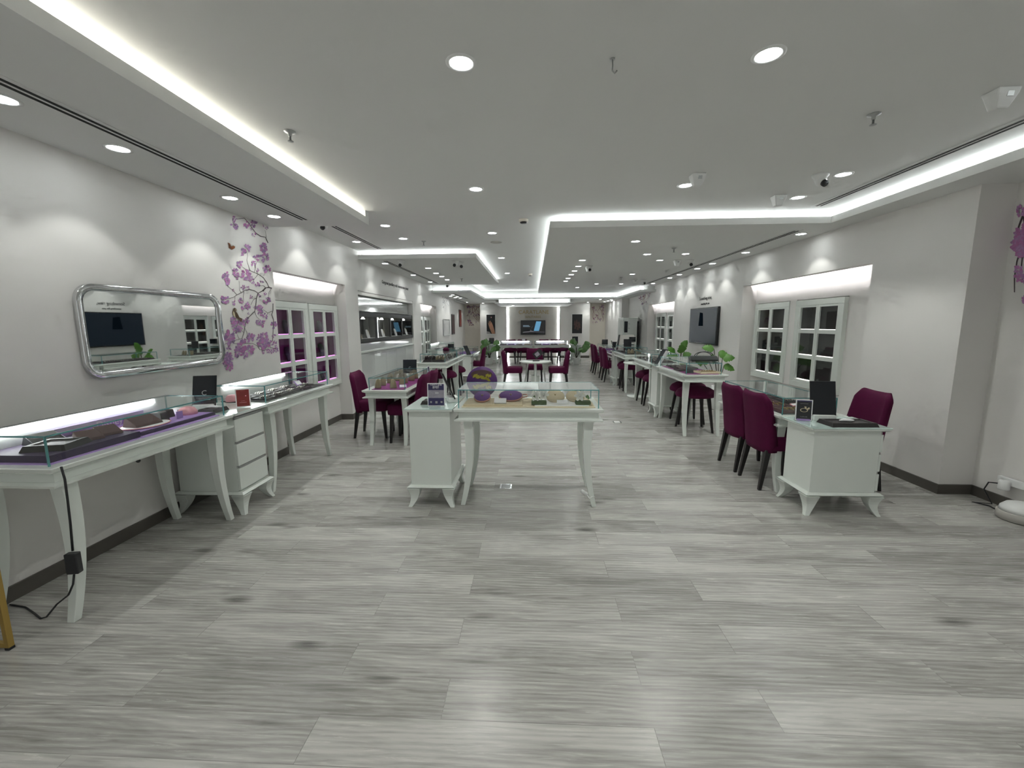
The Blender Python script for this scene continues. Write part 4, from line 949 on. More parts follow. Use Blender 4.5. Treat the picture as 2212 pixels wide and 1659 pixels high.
# ------------------------------------------------------------------ small counter props
def tablet(label, loc, rz, tilt=0.35, w=0.085, h=0.12, logo=False, dock=True, z=0.0, group='counter tablets'):
    t = thing('tablet_on_dock', label, 'tablet', loc, rz, group)
    if dock:
        b = MB(); b.box(-w * .85, w * .85, -.035, .05, 0, .045); obj('dock', b, 'white', t, bevel=0.004)
    b = MB(); b.box(-w, w, -.005, .005, 0, 2 * h); p = obj('tablet_body', b, 'black', t, bevel=0.004, loc=(0, -.005, .03 if dock else .004), rot=(-tilt, 0, 0))
    b = MB(); b.box(-w + .006, w - .006, -.0065, -.0052, .006, 2 * h - .006); obj('screen', b, 'screen', p)
    if logo:
        text('screen_print', 'C', 0.055, (-.0, -.0075, 2 * h * .42), (PI / 2, 0, 0), 'steel', None, p, extrude=.0002)
        for k, q in enumerate(('every purchase comes', 'with a lifetime promise', 'and free returns')): pass
        b = MB()
        for k, hw in enumerate((.055, .04, .046)): b.box(-hw, hw, -.0075, -.0066, 2 * h * (.26 - .035 * k), 2 * h * (.26 - .035 * k) + .004)
        obj('screen_lines', b, 'steel', p)
    return t
def signstand(label, loc, rz, w, h, m, bands=(), lean=0.12, words=()):
    t = thing('acrylic_sign_stand', label, 'sign', loc, rz)
    b = MB(); b.box(-w, w, -.003, .003, 0, 2 * h); p = obj('acrylic_panel', b, 'paper', t, loc=(0, 0, .003), rot=(-lean, 0, 0))
    b = MB(); b.box(-w, w, -.03, .05, 0, .003); obj('base', b, 'glass', t)
    e = .007; b = MB(); b.box(-w + e, w - e, -.0042, -.0032, e, 2 * h - e); obj('print', b, m, p)
    for z0, z1, mm, x0, x1, nm in bands:
        b = MB(); b.box(x0 * w, x1 * w, -.0052, -.0043, z0 * 2 * h, z1 * 2 * h); obj(nm, b, mm, p)
    for q, s_, zz, mm in words: text('sign_lettering', q, s_, (0, -.0055, zz * 2 * h), (PI / 2, 0, 0), mm, None, p, extrude=.0002)
    return t
def tray(label, loc, rz, w, d, m='leather', pad='greyfab', rim=0.022, group='jewellery trays', jewels=None, seed=0, pins='silver'):
    t = thing('jewellery_tray', label, 'jewellery tray', loc, rz, group)
    b = MB(); b.loft([[(-w, -d, 0), (w, -d, 0), (w, d, 0), (-w, d, 0)], [(-w + .012, -d + .012, rim), (w - .012, -d + .012, rim), (w - .012, d - .012, rim), (-w + .012, d - .012, rim)], [(-w + .03, -d + .03, rim), (w - .03, -d + .03, rim), (w - .03, d - .03, rim), (-w + .03, d - .03, rim)], [(-w + .035, -d + .035, rim - .008), (w - .035, -d + .035, rim - .008), (w - .035, d - .035, rim - .008), (-w + .035, d - .035, rim - .008)]]); obj('rim', b, m, t)
    if jewels:
        rs = random.Random(seed); b = smooth()
        nx, ny = jewels
        for i in range(nx):
            for j in range(ny):
                x_ = (-w + .05) + (2 * w - .1) * (i + .5) / nx; y_ = (-d + .045) + (2 * d - .09) * (j + .5) / ny
                b.tube([(x_ + .011 * math.cos(a), y_, rim - .004 + .011 * abs(math.sin(a)) + .0) for a in [PI * k / 6 for k in range(7)]], .0035, 5)
                if rs.random() < .6: b.ball((x_, y_, rim + .01), .006, 7, 5)
        obj('rings', b, pins, t)['kind'] = 'stuff'
    return t
def cardtag(label, loc, rz, w=.045, h=.022, m='paper', tilt=.7, group='price cards'):
    t = thing('price_card', label, 'price card', loc, rz, group)
    b = MB(); b.box(-w, w, -.004, .004, 0, 2 * h); p = obj('card', b, m, t, loc=(0, 0, .004), rot=(-tilt, 0, 0), bevel=.001)
    b = MB(); b.box(-w + .006, w - .006, -.0052, -.0041, .006, 2 * h - .006); obj('face', b, 'paper', p)
    return t
FX = PI / 2     # prop front turned to +X (aisle side of the left run)
# --- table A contents (deck .83; lining top .836)
zA = 0.837
b = MB(); b.box(-.19, .19, -.24, .24, 0, .035); solo('display_platform', b, 'darkpurple', 'deep purple platform at the near end of the lilac wall showcase', 'display platform', (-2.56, 2.115, zA))
b = MB(); b.box(-.155, .175, -.31, .29, 0, .02); solo('display_platform', b, 'darkpurple', 'long low purple platform along the far end of the lilac showcase', 'display platform', (-2.56, 2.69, zA))
b = MB(); b.box(-.15, .165, -.30, .28, 0, .002); solo('display_mat', b, 'lilac', 'lilac mat on the far platform of the near wall showcase', 'display mat', (-2.565, 2.69, zA + .0202))
zB = zA + .036
tray('near black ring tray on the purple platform, nearest wall showcase', (-2.50, 2.02, zB), 0.25, .10, .09, rim=.03)
def wedge(label, loc, rz, w, d, h, m='umber', group='wedge display blocks'):
    b = MB(); b.hexa([(-w, -d, 0), (w, -d, 0), (w, d, 0), (-w, d, 0), (-w, -d + .01, .014), (w, -d + .01, .014), (w * .9, d - .012, h), (-w * .9, d - .012, h)]); solo('display_wedge', b, m, label, 'display block', loc, (0, 0, rz), group, bevel=.003)
wedge('brown slanted block nearer the corner of the near wall showcase', (-2.49, 2.17, zB), 1.2, .055, .05, .05)
wedge('brown slanted block behind the corner block, near wall showcase', (-2.50, 2.285, zB), 1.2, .055, .05, .05)
wedge('dark slanted block at the wall side of the near wall showcase', (-2.665, 2.10, zB), 1.4, .07, .05, .055, 'black')
t = thing('display_plate', 'white oval plate under a brown bust in the near wall showcase', 'plate', (-2.515, 2.545, zA + .0235))
b = smooth(); b.lathe([(.10, 0), (.125, .006), (.12, .008)], n=32, ex=.85, ey=1.15); obj('dish', b, 'paper', t)
b = smooth(); b.lathe([(.128, .004), (.131, .008), (.126, .010)], n=32, ex=.85, ey=1.15, cap=False); obj('rim', b, 'pinkpaper', t)
wedge('folded brown suede display on the white oval plate, near wall showcase', (-2.515, 2.53, zA + .0325), 1.45, .085, .055, .065)
for y_, x_, lb in ((2.70, -2.56, 'nearer black ring box beside the pink card'), (2.79, -2.60, 'farther black ring box beside the pink card')):
    b = MB(); b.rects([(0, .04, .034), (.05, .034, .03), (.055, .03, .026)]); solo('ring_box', b, 'leather', lb + ', near wall showcase', 'ring box', (x_, y_, zA + .0225), group='ring boxes')
b = MB(); b.box(-.02, .02, -.003, .003, 0, .05); solo('price_card', b, 'lilac', 'small lilac standing card between the ring boxes', 'price card', (-2.47, 2.76, zA + .0225), (0, 0, 1.3))
b = smooth(); b.lathe([(.06, 0), (.06, .02), (.045, .045), (.02, .055)], n=24); solo('display_cushion', b, 'pinkpaper', 'pink round cushion at the middle of the near wall showcase', 'cushion', (-2.53, 2.90, zA + .0225))
b = MB(); b.box(-.004, .004, -.30, .30, 0, .085); bk = solo('display_backboard', b, 'lilac', 'lilac backboard with fairy-tale lettering in the near wall showcase', 'display board', (-2.715, 2.44, zA))
text('board_lettering', 'Disney', .062, (.006, .06, .05), (PI / 2, 0, PI / 2), 'paper', None, bk, extrude=.0003)
b = MB(); b.box(-.06, .06, -.04, .04, 0, .035); solo('jewellery_box', b, 'paper', 'white jewellery box at the far end of the near wall showcase', 'box', (-2.66, 2.93, zA + .0225), bevel=.002)
# --- cabinet A props
tablet('black upright tablet with a pale C on the left wall cabinet', (-2.645, 3.20, .8302), 0.30, .30, .085, .125, True)
signstand('red printed sign stand on the left wall cabinet', (-2.39, 3.30, .8302), 0.55, .052, .075, 'redprint', ((.24, .255, 'pinkpaper', -.5, .45, 'script_line'), (.33, .34, 'pinkpaper', -.3, .2, 'script_line'), (.58, .63, 'pinkpaper', .3, .48, 'dot_print'), (.9, .91, 'rim', -.3, .3, 'headline')))
tray('black velvet tray with white gloves on the left wall cabinet', (-2.52, 3.13, .8302), FX, .085, .07, rim=.03)
b = smooth(); b.tube([(-.05, -.01, 0), (-.02, .012, .004), (.02, .0, .003), (.055, .014, 0)], [.008, .012, .011, .007], 8); solo('white_glove', b, 'paper', 'white glove lying in the tray on the left wall cabinet', 'glove', (-2.52, 3.14, .8625))
# --- table B contents
random.seed(4)
k = 0
for y_ in (3.66, 3.86, 4.06, 4.26, 4.46):
    for x_ in ((-2.44, -2.62) if y_ < 4.4 else (-2.52,)):
        k += 1
        tray(f'black bracelet tray, {("aisle-side","wall-side")[x_ < -2.6]}, {ORD[int((y_ - 3.6) / .2)]} along the showcase reaching the purple cabinets', (x_, y_, .8365), FX, .088, .075, rim=.016, jewels=(6, 3), seed=k)
b = smooth(); b.lathe([(.05, 0), (.05, .03), (.035, .055), (.01, .06)], n=20); solo('display_cushion', b, 'pinkpaper', 'pink rosette cushion at the near end of the second wall showcase', 'cushion', (-2.66, 3.535, .8365))
cardtag('tented purple and white card in the second wall showcase', (-2.53, 4.40, .853), FX, .05, .03, 'lilac')
# --- table C contents
zC = .8365
b = MB(); b.box(-.24, .24, -.15, .15, 0, .012); solo('display_mat', b, 'cream', 'tan raised board under purple dishes in the middle showcase', 'display mat', (-.325, 3.50, zC))
b = MB(); b.box(-.22, .22, -.15, .15, 0, .006); solo('display_mat', b, 'paper', 'pale board under cream discs in the middle showcase', 'display mat', (.24, 3.50, zC))
def dish(label, loc, r, m, rimm, ex=1.0, handle=False, tilt=.5, gem=True, rz=0):
    t = thing('display_dish', label, 'dish', loc, rz)
    b = smooth(); b.lathe([(r, 0), (r, .010), (r * .97, .014)], n=36, ex=ex); d = obj('dish_rim', b, rimm, t, loc=(0, 0, r * .47), rot=(tilt, 0, 0))
    b = smooth(); b.lathe([(r * .93, .0142), (r * .93, .018)], n=36, ex=ex); obj('velvet_top', b, m, d)
    if gem: b = smooth(); b.ball((0, 0, .022), .006, 8, 5); b.tube([(-.01, .02, .019), (0, 0, .02), (.01, .02, .019)], .0018, 5); obj('pendant', b, 'gold', d)
    if handle: b = smooth(); b.tube([(r * ex * .98, .02, .008), (r * ex + .035, .016, .012), (r * ex + .035, -.016, .012), (r * ex * .98, -.02, .008)], .005, 6); obj('handle', b, rimm, d)
    b = MB(); b.box(-.02, .02, .0, .05, 0, .02); obj('rest', b, rimm, t)
    return t
dish('round purple velvet dish in the middle showcase', (-.425, 3.50, zC + .012), .072, 'purple', 'rim')
dish('wide oval purple velvet dish with handle in the middle showcase', (-.185, 3.54, zC + .012), .072, 'purple', 'rim', 1.45, True)
dish('left cream disc with a small pendant in the middle showcase', (.195, 3.55, zC + .006), .08, 'cream', 'cream', 1.0)
dish('right cream disc half hidden by white flowers in the middle showcase', (.37, 3.56, zC + .006), .075, 'cream', 'cream', 1.1)
cardtag('white price card before the oval purple dish, middle showcase', (-.265, 3.385, zC + .0122), 0, .05, .024)
cardtag('clear-edged price card before the cream disc, middle showcase', (.245, 3.385, zC + .0062), 0, .05, .022, 'glass')
def posy(label, loc, seed, nf=2):
    rs = random.Random(seed); t = thing('flower_posy', label, 'flowers', loc)
    b = MB(); b.box(-.062, .062, -.035, .035, 0, .03); obj('moss_base', b, 'moss', t, bevel=.006)
    b = smooth()
    for i in range(7):
        a = rs.uniform(0, 6.28); x_ = rs.uniform(-.05, .06); z_ = rs.uniform(.03, .055)
        p0 = Vector((x_, rs.uniform(-.03, .02), z_)); d = Vector((math.cos(a) * .5, -.2, .8)).normalized(); sd = d.cross(Vector((0, 1, 0))).normalized(); l = rs.uniform(.03, .045)
        b._f([b.v(p0), b.v(p0 + d * l * .5 + sd * .011), b.v(p0 + d * l), b.v(p0 + d * l * .5 - sd * .011)])
    obj('leaves', b, 'leaf', t)
    for i in range(nf):
        cx_, cz_ = (-.028, .075) if i == 0 else (.035, .082); b = smooth()
        for ring, (n, r) in enumerate(((6, .046), (5, .030))):
            for j in range(n):
                a = 2 * PI * j / n + ring * .4; ca, sa = math.cos(a), math.sin(a)
                b.loft([[(cx_ + ca * r * q + sa * w_, -.012 - .012 * q * (1 - ring) - .008 * ring, cz_ + sa * r * q - ca * w_) for w_ in (-.013 * s_, 0, .013 * s_)] for q, s_ in ((.05, .4), (.6, 1.1), (1.0, .6))], cap=False, closed=False)
        b.ball((cx_, -.022, cz_), .006, 8, 5); obj('flower', b, 'petal', t)
posy('white silk flowers on moss at the middle of the aisle showcase', (.055, 3.41, zC + .0062), 3)
posy('white silk flowers on moss at the right end of the aisle showcase', (.415, 3.41, zC + .0062), 6, 1)
t = thing('round_plaque', 'round dark purple plaque with yellow leaves behind the middle showcase glass', 'plaque', (-.475, 3.86, .70), 0)
t.location = (-.462, 3.785, .831)
b = smooth(); b.lathe([(.138, 0), (.142, .006), (.138, .012)], n=48); d = obj('disc', b, 'plaque', t, loc=(0, .012, .144), rot=(PI / 2 - .04, 0, 0))
b = MB()
for i in range(11):
    a = 2.7 - i * .23; x_ = -.085 + i * .012
    petal(b, (x_ * 1.0, .035 + .006 * math.sin(i * 1.7)), .9 - i * .13, .05, .010, lambda p: Vector((p.x, p.y, .0135)))
for x_, y_ in ((.04, -.01), (.055, -.005), (.065, -.015), (.08, -.01)): petal(b, (x_, y_ + .05), 1.2 + x_ * 6, .035, .008, lambda p: Vector((p.x, p.y, .0135)))
obj('leaf_print', b, 'olive', d)
b = smooth(); b.poly([(.0 + .11 * math.cos(a) * .9, .068 + .042 * math.sin(a), .0131) for a in [2 * PI * i / 20 for i in range(20)]]); obj('shadow_print', b, 'umber', d)
b = MB(); b.box(-.05, .05, -.01, .035, .0, .008); obj('foot', b, 'black', t)
signstand('purple and white sign stand on the middle showcase cabinet', (-.79, 3.36, .8302), 0.02, .072, .095, 'navy', ((.36, .70, 'greyprint', -.9, .9, 'photo_print'), (.14, .22, 'greybr', -.7, -.5, 'icon_print'), (.12, .22, 'greybr', -.1, .15, 'icon_print'), (.14, .22, 'greybr', .5, .72, 'icon_print'), (.55, .6, 'paper', -.1, .3, 'photo_highlight')), .05, (('CARATLANE', .017, .925, 'paper'), ('pop!', .03, .85, 'paper'), ('plan now', .013, .77, 'greybr')))
b = MB(); b.rects([(0, .085, .07), (.03, .07, .058)]); solo('jewellery_box', b, 'leather', 'black slope-sided box on the middle showcase cabinet behind the sign', 'box', (-.86, 3.50, .8302), bevel=.003)
tablet('black tablet seen edge-on in a white dock on the middle showcase cabinet', (-.695, 3.60, .8302), 1.9, .42, .085, .125)
# --- desk D contents
zD = .7115
random.seed(9)
k = 0
for y_ in (5.10, 5.33, 5.56, 5.80, 6.02):
    for x_ in (-1.93, -1.72):
        k += 1
        bust(x_ + random.uniform(-.02, .02), y_, zD, .115 if y_ < 5.5 else .135, f'bronze necklace bust, {("wall-side","aisle-side")[x_ > -1.8]}, {ORD[int((y_ - 5.0) / .225)]} along the left desk showcase', 'bronze', random.uniform(-.3, .5))
cardtag('folded white and purple price card in the left desk showcase', (-1.625, 5.14, zD), .3, .045, .022, 'lilac')
tablet('black upright tablet with small white emblem behind the left desk', (-1.90, 6.38, .7052), .08, .18, .105, .115, True)
signstand('thin sign stand seen edge-on behind the left desk', (-1.60, 6.40, .7052), 1.57, .05, .075, 'navy')
# --- E contents: watches
tray('black open tray of watches in the left watch showcase', (-1.775, 7.60, .8365), 0, .195, .16, rim=.03)
k = 0
for i in range(6):
    for j in range(2):
        k += 1; x_ = -1.94 + i * .066; y_ = 7.53 + j * .12
        t = thing('watch', f'watch {("in front row","in rear row")[j]}, {ORD[i]} from the left in the black watch tray', 'watch', (x_, y_, .889), 0, 'watches in the tray')
        b = smooth(); b.tube([(0, .03 * math.cos(a), .03 * math.sin(a)) for a in [2 * PI * q / 14 for q in range(14)]] + [(0, .03, 0)], .011, 8); obj('strap', b, 'bronze' if i > 2 else 'leather', t)
        b = smooth(); b.lathe([(.019, 0), (.019, .006)], c=(0, 0, .038), n=16); obj('dial', b, 'silver', t)
def gen_trays(label, pts, rz, w, d, zz, pins='silver', m='leather'):
    for i, (x_, y_) in enumerate(pts): tray(label.format(ORD[i]), (x_, y_, zz), rz, w, d, m=m, rim=.02, jewels=(5, 3), seed=i, pins=pins)
gen_trays('black ring tray, {} from the camera in the short showcase behind the watches', [(-1.8, 8.72), (-1.8, 8.98), (-1.8, 9.2)], 0, .18, .09, .8365)
gen_trays('black ring tray, {} from the camera behind the watches in the left watch showcase', [(-1.8, 7.98), (-1.8, 8.25)], 0, .18, .10, .8365)
tablet('far black tablet leaning in an A shape on the left low cabinet', (-1.66, 10.9, .7052), 1.2, .45, .1, .13, dock=False)
tablet('far square black screen back on the left showcase end', (-1.80, 9.22, .9802), 0, .05, .07, .045, dock=False)
gen_trays('dark long jewellery tray, {} from the camera in the far lit wall showcase', [(-2.55, 11.45), (-2.55, 11.85), (-2.55, 12.2)], FX, .17, .12, .8365)
b = smooth(); b.lathe([(.06, 0), (.065, .03), (.04, .06), (.01, .065)], n=20); solo('display_cushion', b, 'velvet', 'far plum cushion standing on the watch showcase glass', 'cushion', (-1.72, 8.30, .9802))
# --- desk G contents
zG = .7115
k = 0
gen_trays('dark brown ring tray, {} from the camera along the right desk showcase', [(2.31, 3.80), (2.31, 4.03), (2.31, 4.26), (2.31, 4.50)], PI / 2, .10, .12, zG, 'gold', 'umber')
gen_trays('black ring tray, {} from the camera on the wall side of the right desk showcase', [(2.55, 3.80), (2.55, 4.03), (2.55, 4.26), (2.55, 4.50)], PI / 2, .10, .08, zG, 'silver', 'leather')
cardtag('pink price card lying in the right desk showcase', (2.43, 3.915, zG + .02), .4, .04, .02, 'pinkpaper', 1.2)
signstand('black sign stand picturing a gold bangle on the right desk cabinet', (2.20, 3.44, .7052), -.33, .058, .085, 'navy', ((.08, .9, 'black', -.86, .86, 'dark_print'), (.0, .08, 'lilac', -.8, .8, 'foot_print'), (.17, .2, 'paper', -.4, .45, 'caption'), (.80, .82, 'greybr', -.5, .5, 'headline')), .08)
sp_ = [o for o in bpy.data.objects if o.get('label', '').startswith('black sign stand picturing')][0].children[0]
b = MB(); n_ = 20
for i in range(n_):
    a, c_ = 2 * PI * i / n_, 2 * PI * (i + 1) / n_
    P4 = [(q * 1.25 * math.cos(e), -.0056, .085 + q * .75 * math.sin(e)) for q, e in ((.017, a), (.022, a), (.022, c_), (.017, c_))]
    b.poly(P4)
b.poly([(.012, -.0057, .092), (.034, -.0057, .112), (.04, -.0057, .098), (.026, -.0057, .09)]); b.poly([(.006, -.0057, .098), (.0, -.0057, .116), (.016, -.0057, .114), (.016, -.0057, .096)])
obj('bangle_print', b, 'cream', sp_)
tablet('large black tablet leaning in a white stand on the right desk cabinet', (2.375, 3.475, .7052), -.10, .20, .097, .145)
tray('flat black velvet tray with a white cloth on the right desk cabinet', (2.455, 3.315, .7052), .02, .175, .09, rim=.03)
b = smooth(); b.tube([(-.05, .0, 0), (-.02, .006, .003), (.03, -.004, .002), (.06, .004, 0)], [.007, .012, .011, .006], 8); solo('white_cloth', b, 'paper', 'folded white cloth on the black tray at right', 'cloth', (2.45, 3.32, .7365))
# --- H contents
zH = .8365
tray('cream tray with gold bracelets in the handbag showcase', (2.34, 5.70, zH), .1, .15, .12, m='cream', rim=.02, jewels=(6, 2), pins='gold')
tray('dark tray in the middle of the handbag showcase', (2.15, 5.98, zH), .0, .13, .11, rim=.02, jewels=(6, 3), seed=4)
gen_trays('black ring tray, {} from the camera at the far end of the handbag showcase', [(2.24, 6.27), (2.24, 6.50)], 0, .17, .10, zH)
wedge('black rounded display block at the front of the handbag showcase', (2.10, 5.68, zH), -.3, .05, .05, .07, 'black')
M['bag'] = mat('dark_green_grey_leather', (0.022, 0.027, 0.027), 0.5, noise=0.2, nscale=40)
t = thing('handbag', 'dark grey handbag with two handles lying on the right showcase glass', 'handbag', (2.345, 5.86, .9802), -.10)
t.scale = (.84, .84, .84)
b = MB(); b.rects([(0, .20, .085), (.03, .21, .09), (.075, .205, .05), (.085, .19, .03)]); obj('bag_body', b, 'bag', t, bevel=.01)
for y_, x_ in ((-.03, -.02), (.03, .03)):
    b = smooth(); b.tube([(x_ + .13 * math.cos(a), y_, .08 + .07 * math.sin(a)) for a in [PI * q / 12 for q in range(13)]], .006, 7); obj('handle', b, 'bag', t)
tablet('tall tablet seen from behind with a white strip, between two right showcases', (2.03, 6.90, .8302), -1.35, .52, .085, .14, dock=False)
b = MB(); b.box(-.02, .02, -.01, .0, .0, .26); solo('acrylic_strip', b, 'paper', 'white upright strip leaning behind the tall tablet on the right', 'display strip', (2.02, 6.79, .8312), (0, .5, 0))
gen_trays('dark ring tray, {} from the camera in the second right stool showcase', [(2.22, 7.35), (2.22, 7.62), (2.22, 7.90), (2.22, 8.15)], 0, .18, .11, zH)
# --- J contents
gen_trays('dark ring tray, {} from the camera in the third right stool showcase', [(2.25, 9.72), (2.25, 10.0)], 0, .18, .11, zH)
random.seed(31)
for i in range(4): bust(2.12 + .08 * i, 9.30 + .03 * (i % 2), zH, .1, f'dark bronze necklace bust, {ORD[i]} from the left in the third right stool showcase', 'bronze', .2)
tablet('black square tablet standing on the third right showcase glass', (2.10, 9.40, .9802), 0, .06, .085, .085, dock=False)
tablet('slanted tablet seen from the side on the far right cabinet', (2.02, 10.42, .8302), 1.3, .35, .08, .13, dock=False)
t = thing('counter_kiosk', 'large grey slanted counter kiosk with black printer on the far right', 'kiosk', (2.34, 10.54, .8302), 0)
b = MB(); b.hexa([(-.27, -.16, .02), (.17, -.16, .02), (.17, .1, .02), (-.27, .1, .02), (-.19, -.0, .38), (.17, -.0, .38), (.17, .1, .38), (-.19, .1, .38)]); obj('sloped_panel', b, 'feature', t, bevel=.004)
b = MB(); b.hexa([(-.29, -.17, .03), (-.25, -.17, .03), (-.25, -.14, .03), (-.29, -.14, .03), (-.21, -.01, .39), (-.17, -.01, .39), (-.17, .02, .39), (-.21, .02, .39)]); obj('side_bar', b, 'black', t)
b = MB(); b.box(-.12, .12, -.24, -.165, .0, .16); obj('printer', b, 'black', t, bevel=.01)
b = MB(); b.box(-.13, .17, -.19, -.1605, .17, .19); obj('ledge', b, 'white', t)
b = MB(); b.box(.02, .172, -.163, -.1, .22, .34); obj('dark_window', b, 'screen', t)
for y_, lb in ((11.2, 'black tablet standing behind the paired far right chairs'), (12.9, 'far slanted black tablet above the farthest right chairs')): tablet(lb, (2.2, y_, .8552), -.2, .15, .09, .08, dock=False)
gen_trays('dark tray, {} from the camera in the far right desk showcase', [(2.3, 11.1), (2.3, 11.5)], 0, .18, .11, .7115)
# --- far counter contents
for i, x_ in enumerate((-1.10, -.80, -.50, -.20, .22, .52, .82, 1.12)):
    tray(f'black tray of bright rings, {("leftmost","second","third","fourth","fifth","sixth","seventh","rightmost")[i]} along the far counter showcases', (x_, 16.02, .7115), 0, .13, .14, rim=.03, jewels=(5, 2), seed=i, m=('leather', 'purple', 'leather', 'bronze')[i % 4])
cardtag('upright lilac card on the left far counter glass', (-.33, 15.93, .8552), 0, .06, .045, 'lilac', .1)
tablet('black tablet beside the left plant on the far counter end', (-1.56, 16.05, .7052), 0, .1, .1, .12)
tablet('black tablet beside the right plant on the far counter end', (1.62, 16.05, .7052), 0, .1, .11, .14)

# ------------------------------------------------------------------ plants
def monstera_leaf(b, base, tip_dir, L, W, droop=.3):
    d = Vector(tip_dir).normalized(); up = Vector((0.15, -0.85, 0.5)); s = d.cross(up)
    s = s.normalized() if s.length > .01 else Vector((1, 0, 0)); n = s.cross(d)
    prof = [(0, .0), (.06, .55), (.2, .95), (.35, 1.0), (.42, .72), (.5, .98), (.6, .68), (.68, .8), (.8, .5), (.92, .22), (1.0, 0)]
    rows = []
    for q, w in prof:
        c = Vector(base) + d * (L * q) - up * (droop * L * q * q)
        rows.append([c + s * (W * w) - up * (.12 * W * w), c + n * 0.01, c - s * (W * w) - up * (.12 * W * w)])
    b.loft(rows, cap=False, closed=False)
def plant(label, x, y, seed, lean):
    rs = random.Random(seed); t = thing('potted_plant', label, 'plant', (x, y, 0))
    b = smooth(); b.lathe([(.10, 0), (.115, .01), (.14, .25), (.145, .26), (.13, .26), (.125, .235)], n=28); obj('pot', b, 'white', t)
    b = smooth(); b.lathe([(.122, .228), (.1, .236)], n=24); obj('soil', b, 'soil', t)
    b1 = smooth(); b2 = smooth()
    for i in range(13):
        a = rs.uniform(0, 2 * PI); r = rs.uniform(.12, .30); z = rs.uniform(.5, .88); p = Vector((r * math.cos(a) * .8 + lean * (z - .4), r * math.sin(a) * .5, z))
        b1.tube([(rs.uniform(-.03, .03), rs.uniform(-.03, .03), .23), (p.x * .35, p.y * .35, z * .65), p], .006, 5)
        monstera_leaf(b2, p, (math.cos(a) + lean, math.sin(a) * .6 - .5, rs.uniform(-.2, .5)), rs.uniform(.24, .34), rs.uniform(.10, .15))
    obj('stems', b1, 'stem', t); obj('leaves', b2, ['leaf'], t)
plant('potted split-leaf plant in a white pot, left end of the far counter', -1.60, 15.55, 5, 0.0)
plant('potted split-leaf plant in a white pot, right end of the far counter', 1.62, 15.55, 8, 0.35)
def tall_leaf_plant(label, x, y, leaves, ph=.5, pot_m='white'):
    t = thing('potted_plant', label, 'plant', (x, y, 0))
    b = smooth(); b.lathe([(.09, 0), (.1, .01), (.11, ph), (.1, ph), (.095, ph - .03)], n=24); obj('pot', b, pot_m, t)
    b = smooth(); b.lathe([(.094, ph - .035), (.07, ph - .03)], n=20); obj('soil', b, 'soil', t)
    b1, b2 = smooth(), smooth()
    for px_, py_, pz_, dx, dy, dz, L_, W_ in leaves:
        b1.tube([(0, 0, ph - .04), (px_ * .5, py_ * .5, (pz_ + ph) * .5), (px_, py_, pz_)], .006, 5); monstera_leaf(b2, (px_, py_, pz_), (dx, dy, dz), L_, W_, .25)
    obj('stems', b1, 'stem', t); obj('leaves', b2, 'leaf2', t)
tall_leaf_plant('bright green plant by the right wall, seen past the far end of the handbag showcase', 3.16, 9.15, [(-.10, 0, .86, -.5, -.2, .45, .24, .085), (-.05, -.03, .80, -.9, -.2, .1, .24, .09), (.02, -.02, .92, .35, -.2, .8, .26, .085), (.0, -.05, .86, .05, -.3, .7, .24, .09), (-.08, -.05, .76, -.6, -.4, -.1, .22, .09), (.06, -.03, .80, .7, -.3, .3, .2, .08), (.03, -.04, 1.0, .5, -.1, .7, .2, .07)], .42)
tall_leaf_plant('bright green plant by the right wall, seen past the handbag', 3.22, 7.35, [(-.12, -.02, 1.06, -.7, -.1, .15, .2, .075), (-.03, 0, 1.0, .7, -.2, -.3, .26, .085), (.03, -.03, .90, .55, -.3, .1, .22, .08), (-.2, -.03, .86, -.8, -.3, .15, .26, .09), (-.1, -.05, .84, -.3, -.4, .4, .24, .09), (-.3, -.04, .82, -.5, -.3, .3, .22, .09), (.06, -.04, .78, .5, -.3, -.2, .2, .075)], .42)

# ------------------------------------------------------------------ floor and edge items
p = PZ(1093, 1051); t = thing('floor_socket', 'square metal floor socket under the middle showcase', 'floor socket', (p.x, p.y, 0))
b = MB(); b.box(-.055, .055, -.055, .055, 0, .004); obj('frame', b, 'chrome', t, bevel=.001)
b = MB(); b.box(-.042, .042, -.042, .042, .004, .006); obj('lid', b, 'steel', t)
p = PZ(1333, 912); t = thing('floor_socket', 'small pale floor socket plate in the open aisle at right', 'floor socket', (p.x, p.y, 0))
b = MB(); b.box(-.06, .06, -.06, .06, 0, .004); obj('frame', b, 'chrome', t, bevel=.001)
b = MB(); b.box(-.045, .045, -.045, .045, .004, .006); obj('lid', b, 'white', t)
t = thing('hanging_plug', 'white plug tied to the right leg of the middle showcase', 'plug', (0.455, 3.30, .10))
b = smooth(); b.tube([(-.055, -.02, .05), (-.01, -.02, .02)], [.014, .016], 12); obj('plug_body', b, 'white', t)
b = smooth(); b.tube([(-.01, -.02, .02), (.01, -.035, -.01), (.03, -.03, .005), (.055, -.01, -.005)], .004, 6); obj('cable', b, 'white', t)
t = thing('power_adapter_cable', 'black cable and power adapter hanging down the near left showcase leg', 'cable')
q = [PY(132, 1008, 1.785), PY(140, 1035, 1.785), PY(146, 1080, 1.80), PY(152, 1130, 1.80), PY(157, 1190, 1.79)]
b = smooth(); b.tube(q, .005, 7); obj('upper_cable', b, 'black', t)
a0 = PY(159, 1216, 1.785); b = MB(); b.box(-.026, .026, -.016, .016, -.052, .052); obj('adapter', b, 'black', t, bevel=.004, loc=a0, rot=(0, 0, .2))
q = [PY(160, 1241, 1.785), PY(158, 1262, 1.785), PY(148, 1285, 1.77)] + [PZ(125, 1316, .006) + Vector((0, 0, .03)), PZ(100, 1333, .006), PZ(88, 1336, .006), PZ(70, 1322, .006), PZ(55, 1312, .006), PZ(22, 1306, .006)]
b = smooth(); b.tube(q, .0045, 7); obj('lower_cable', b, 'black', t)
p = PZ(330, 1000, .735)
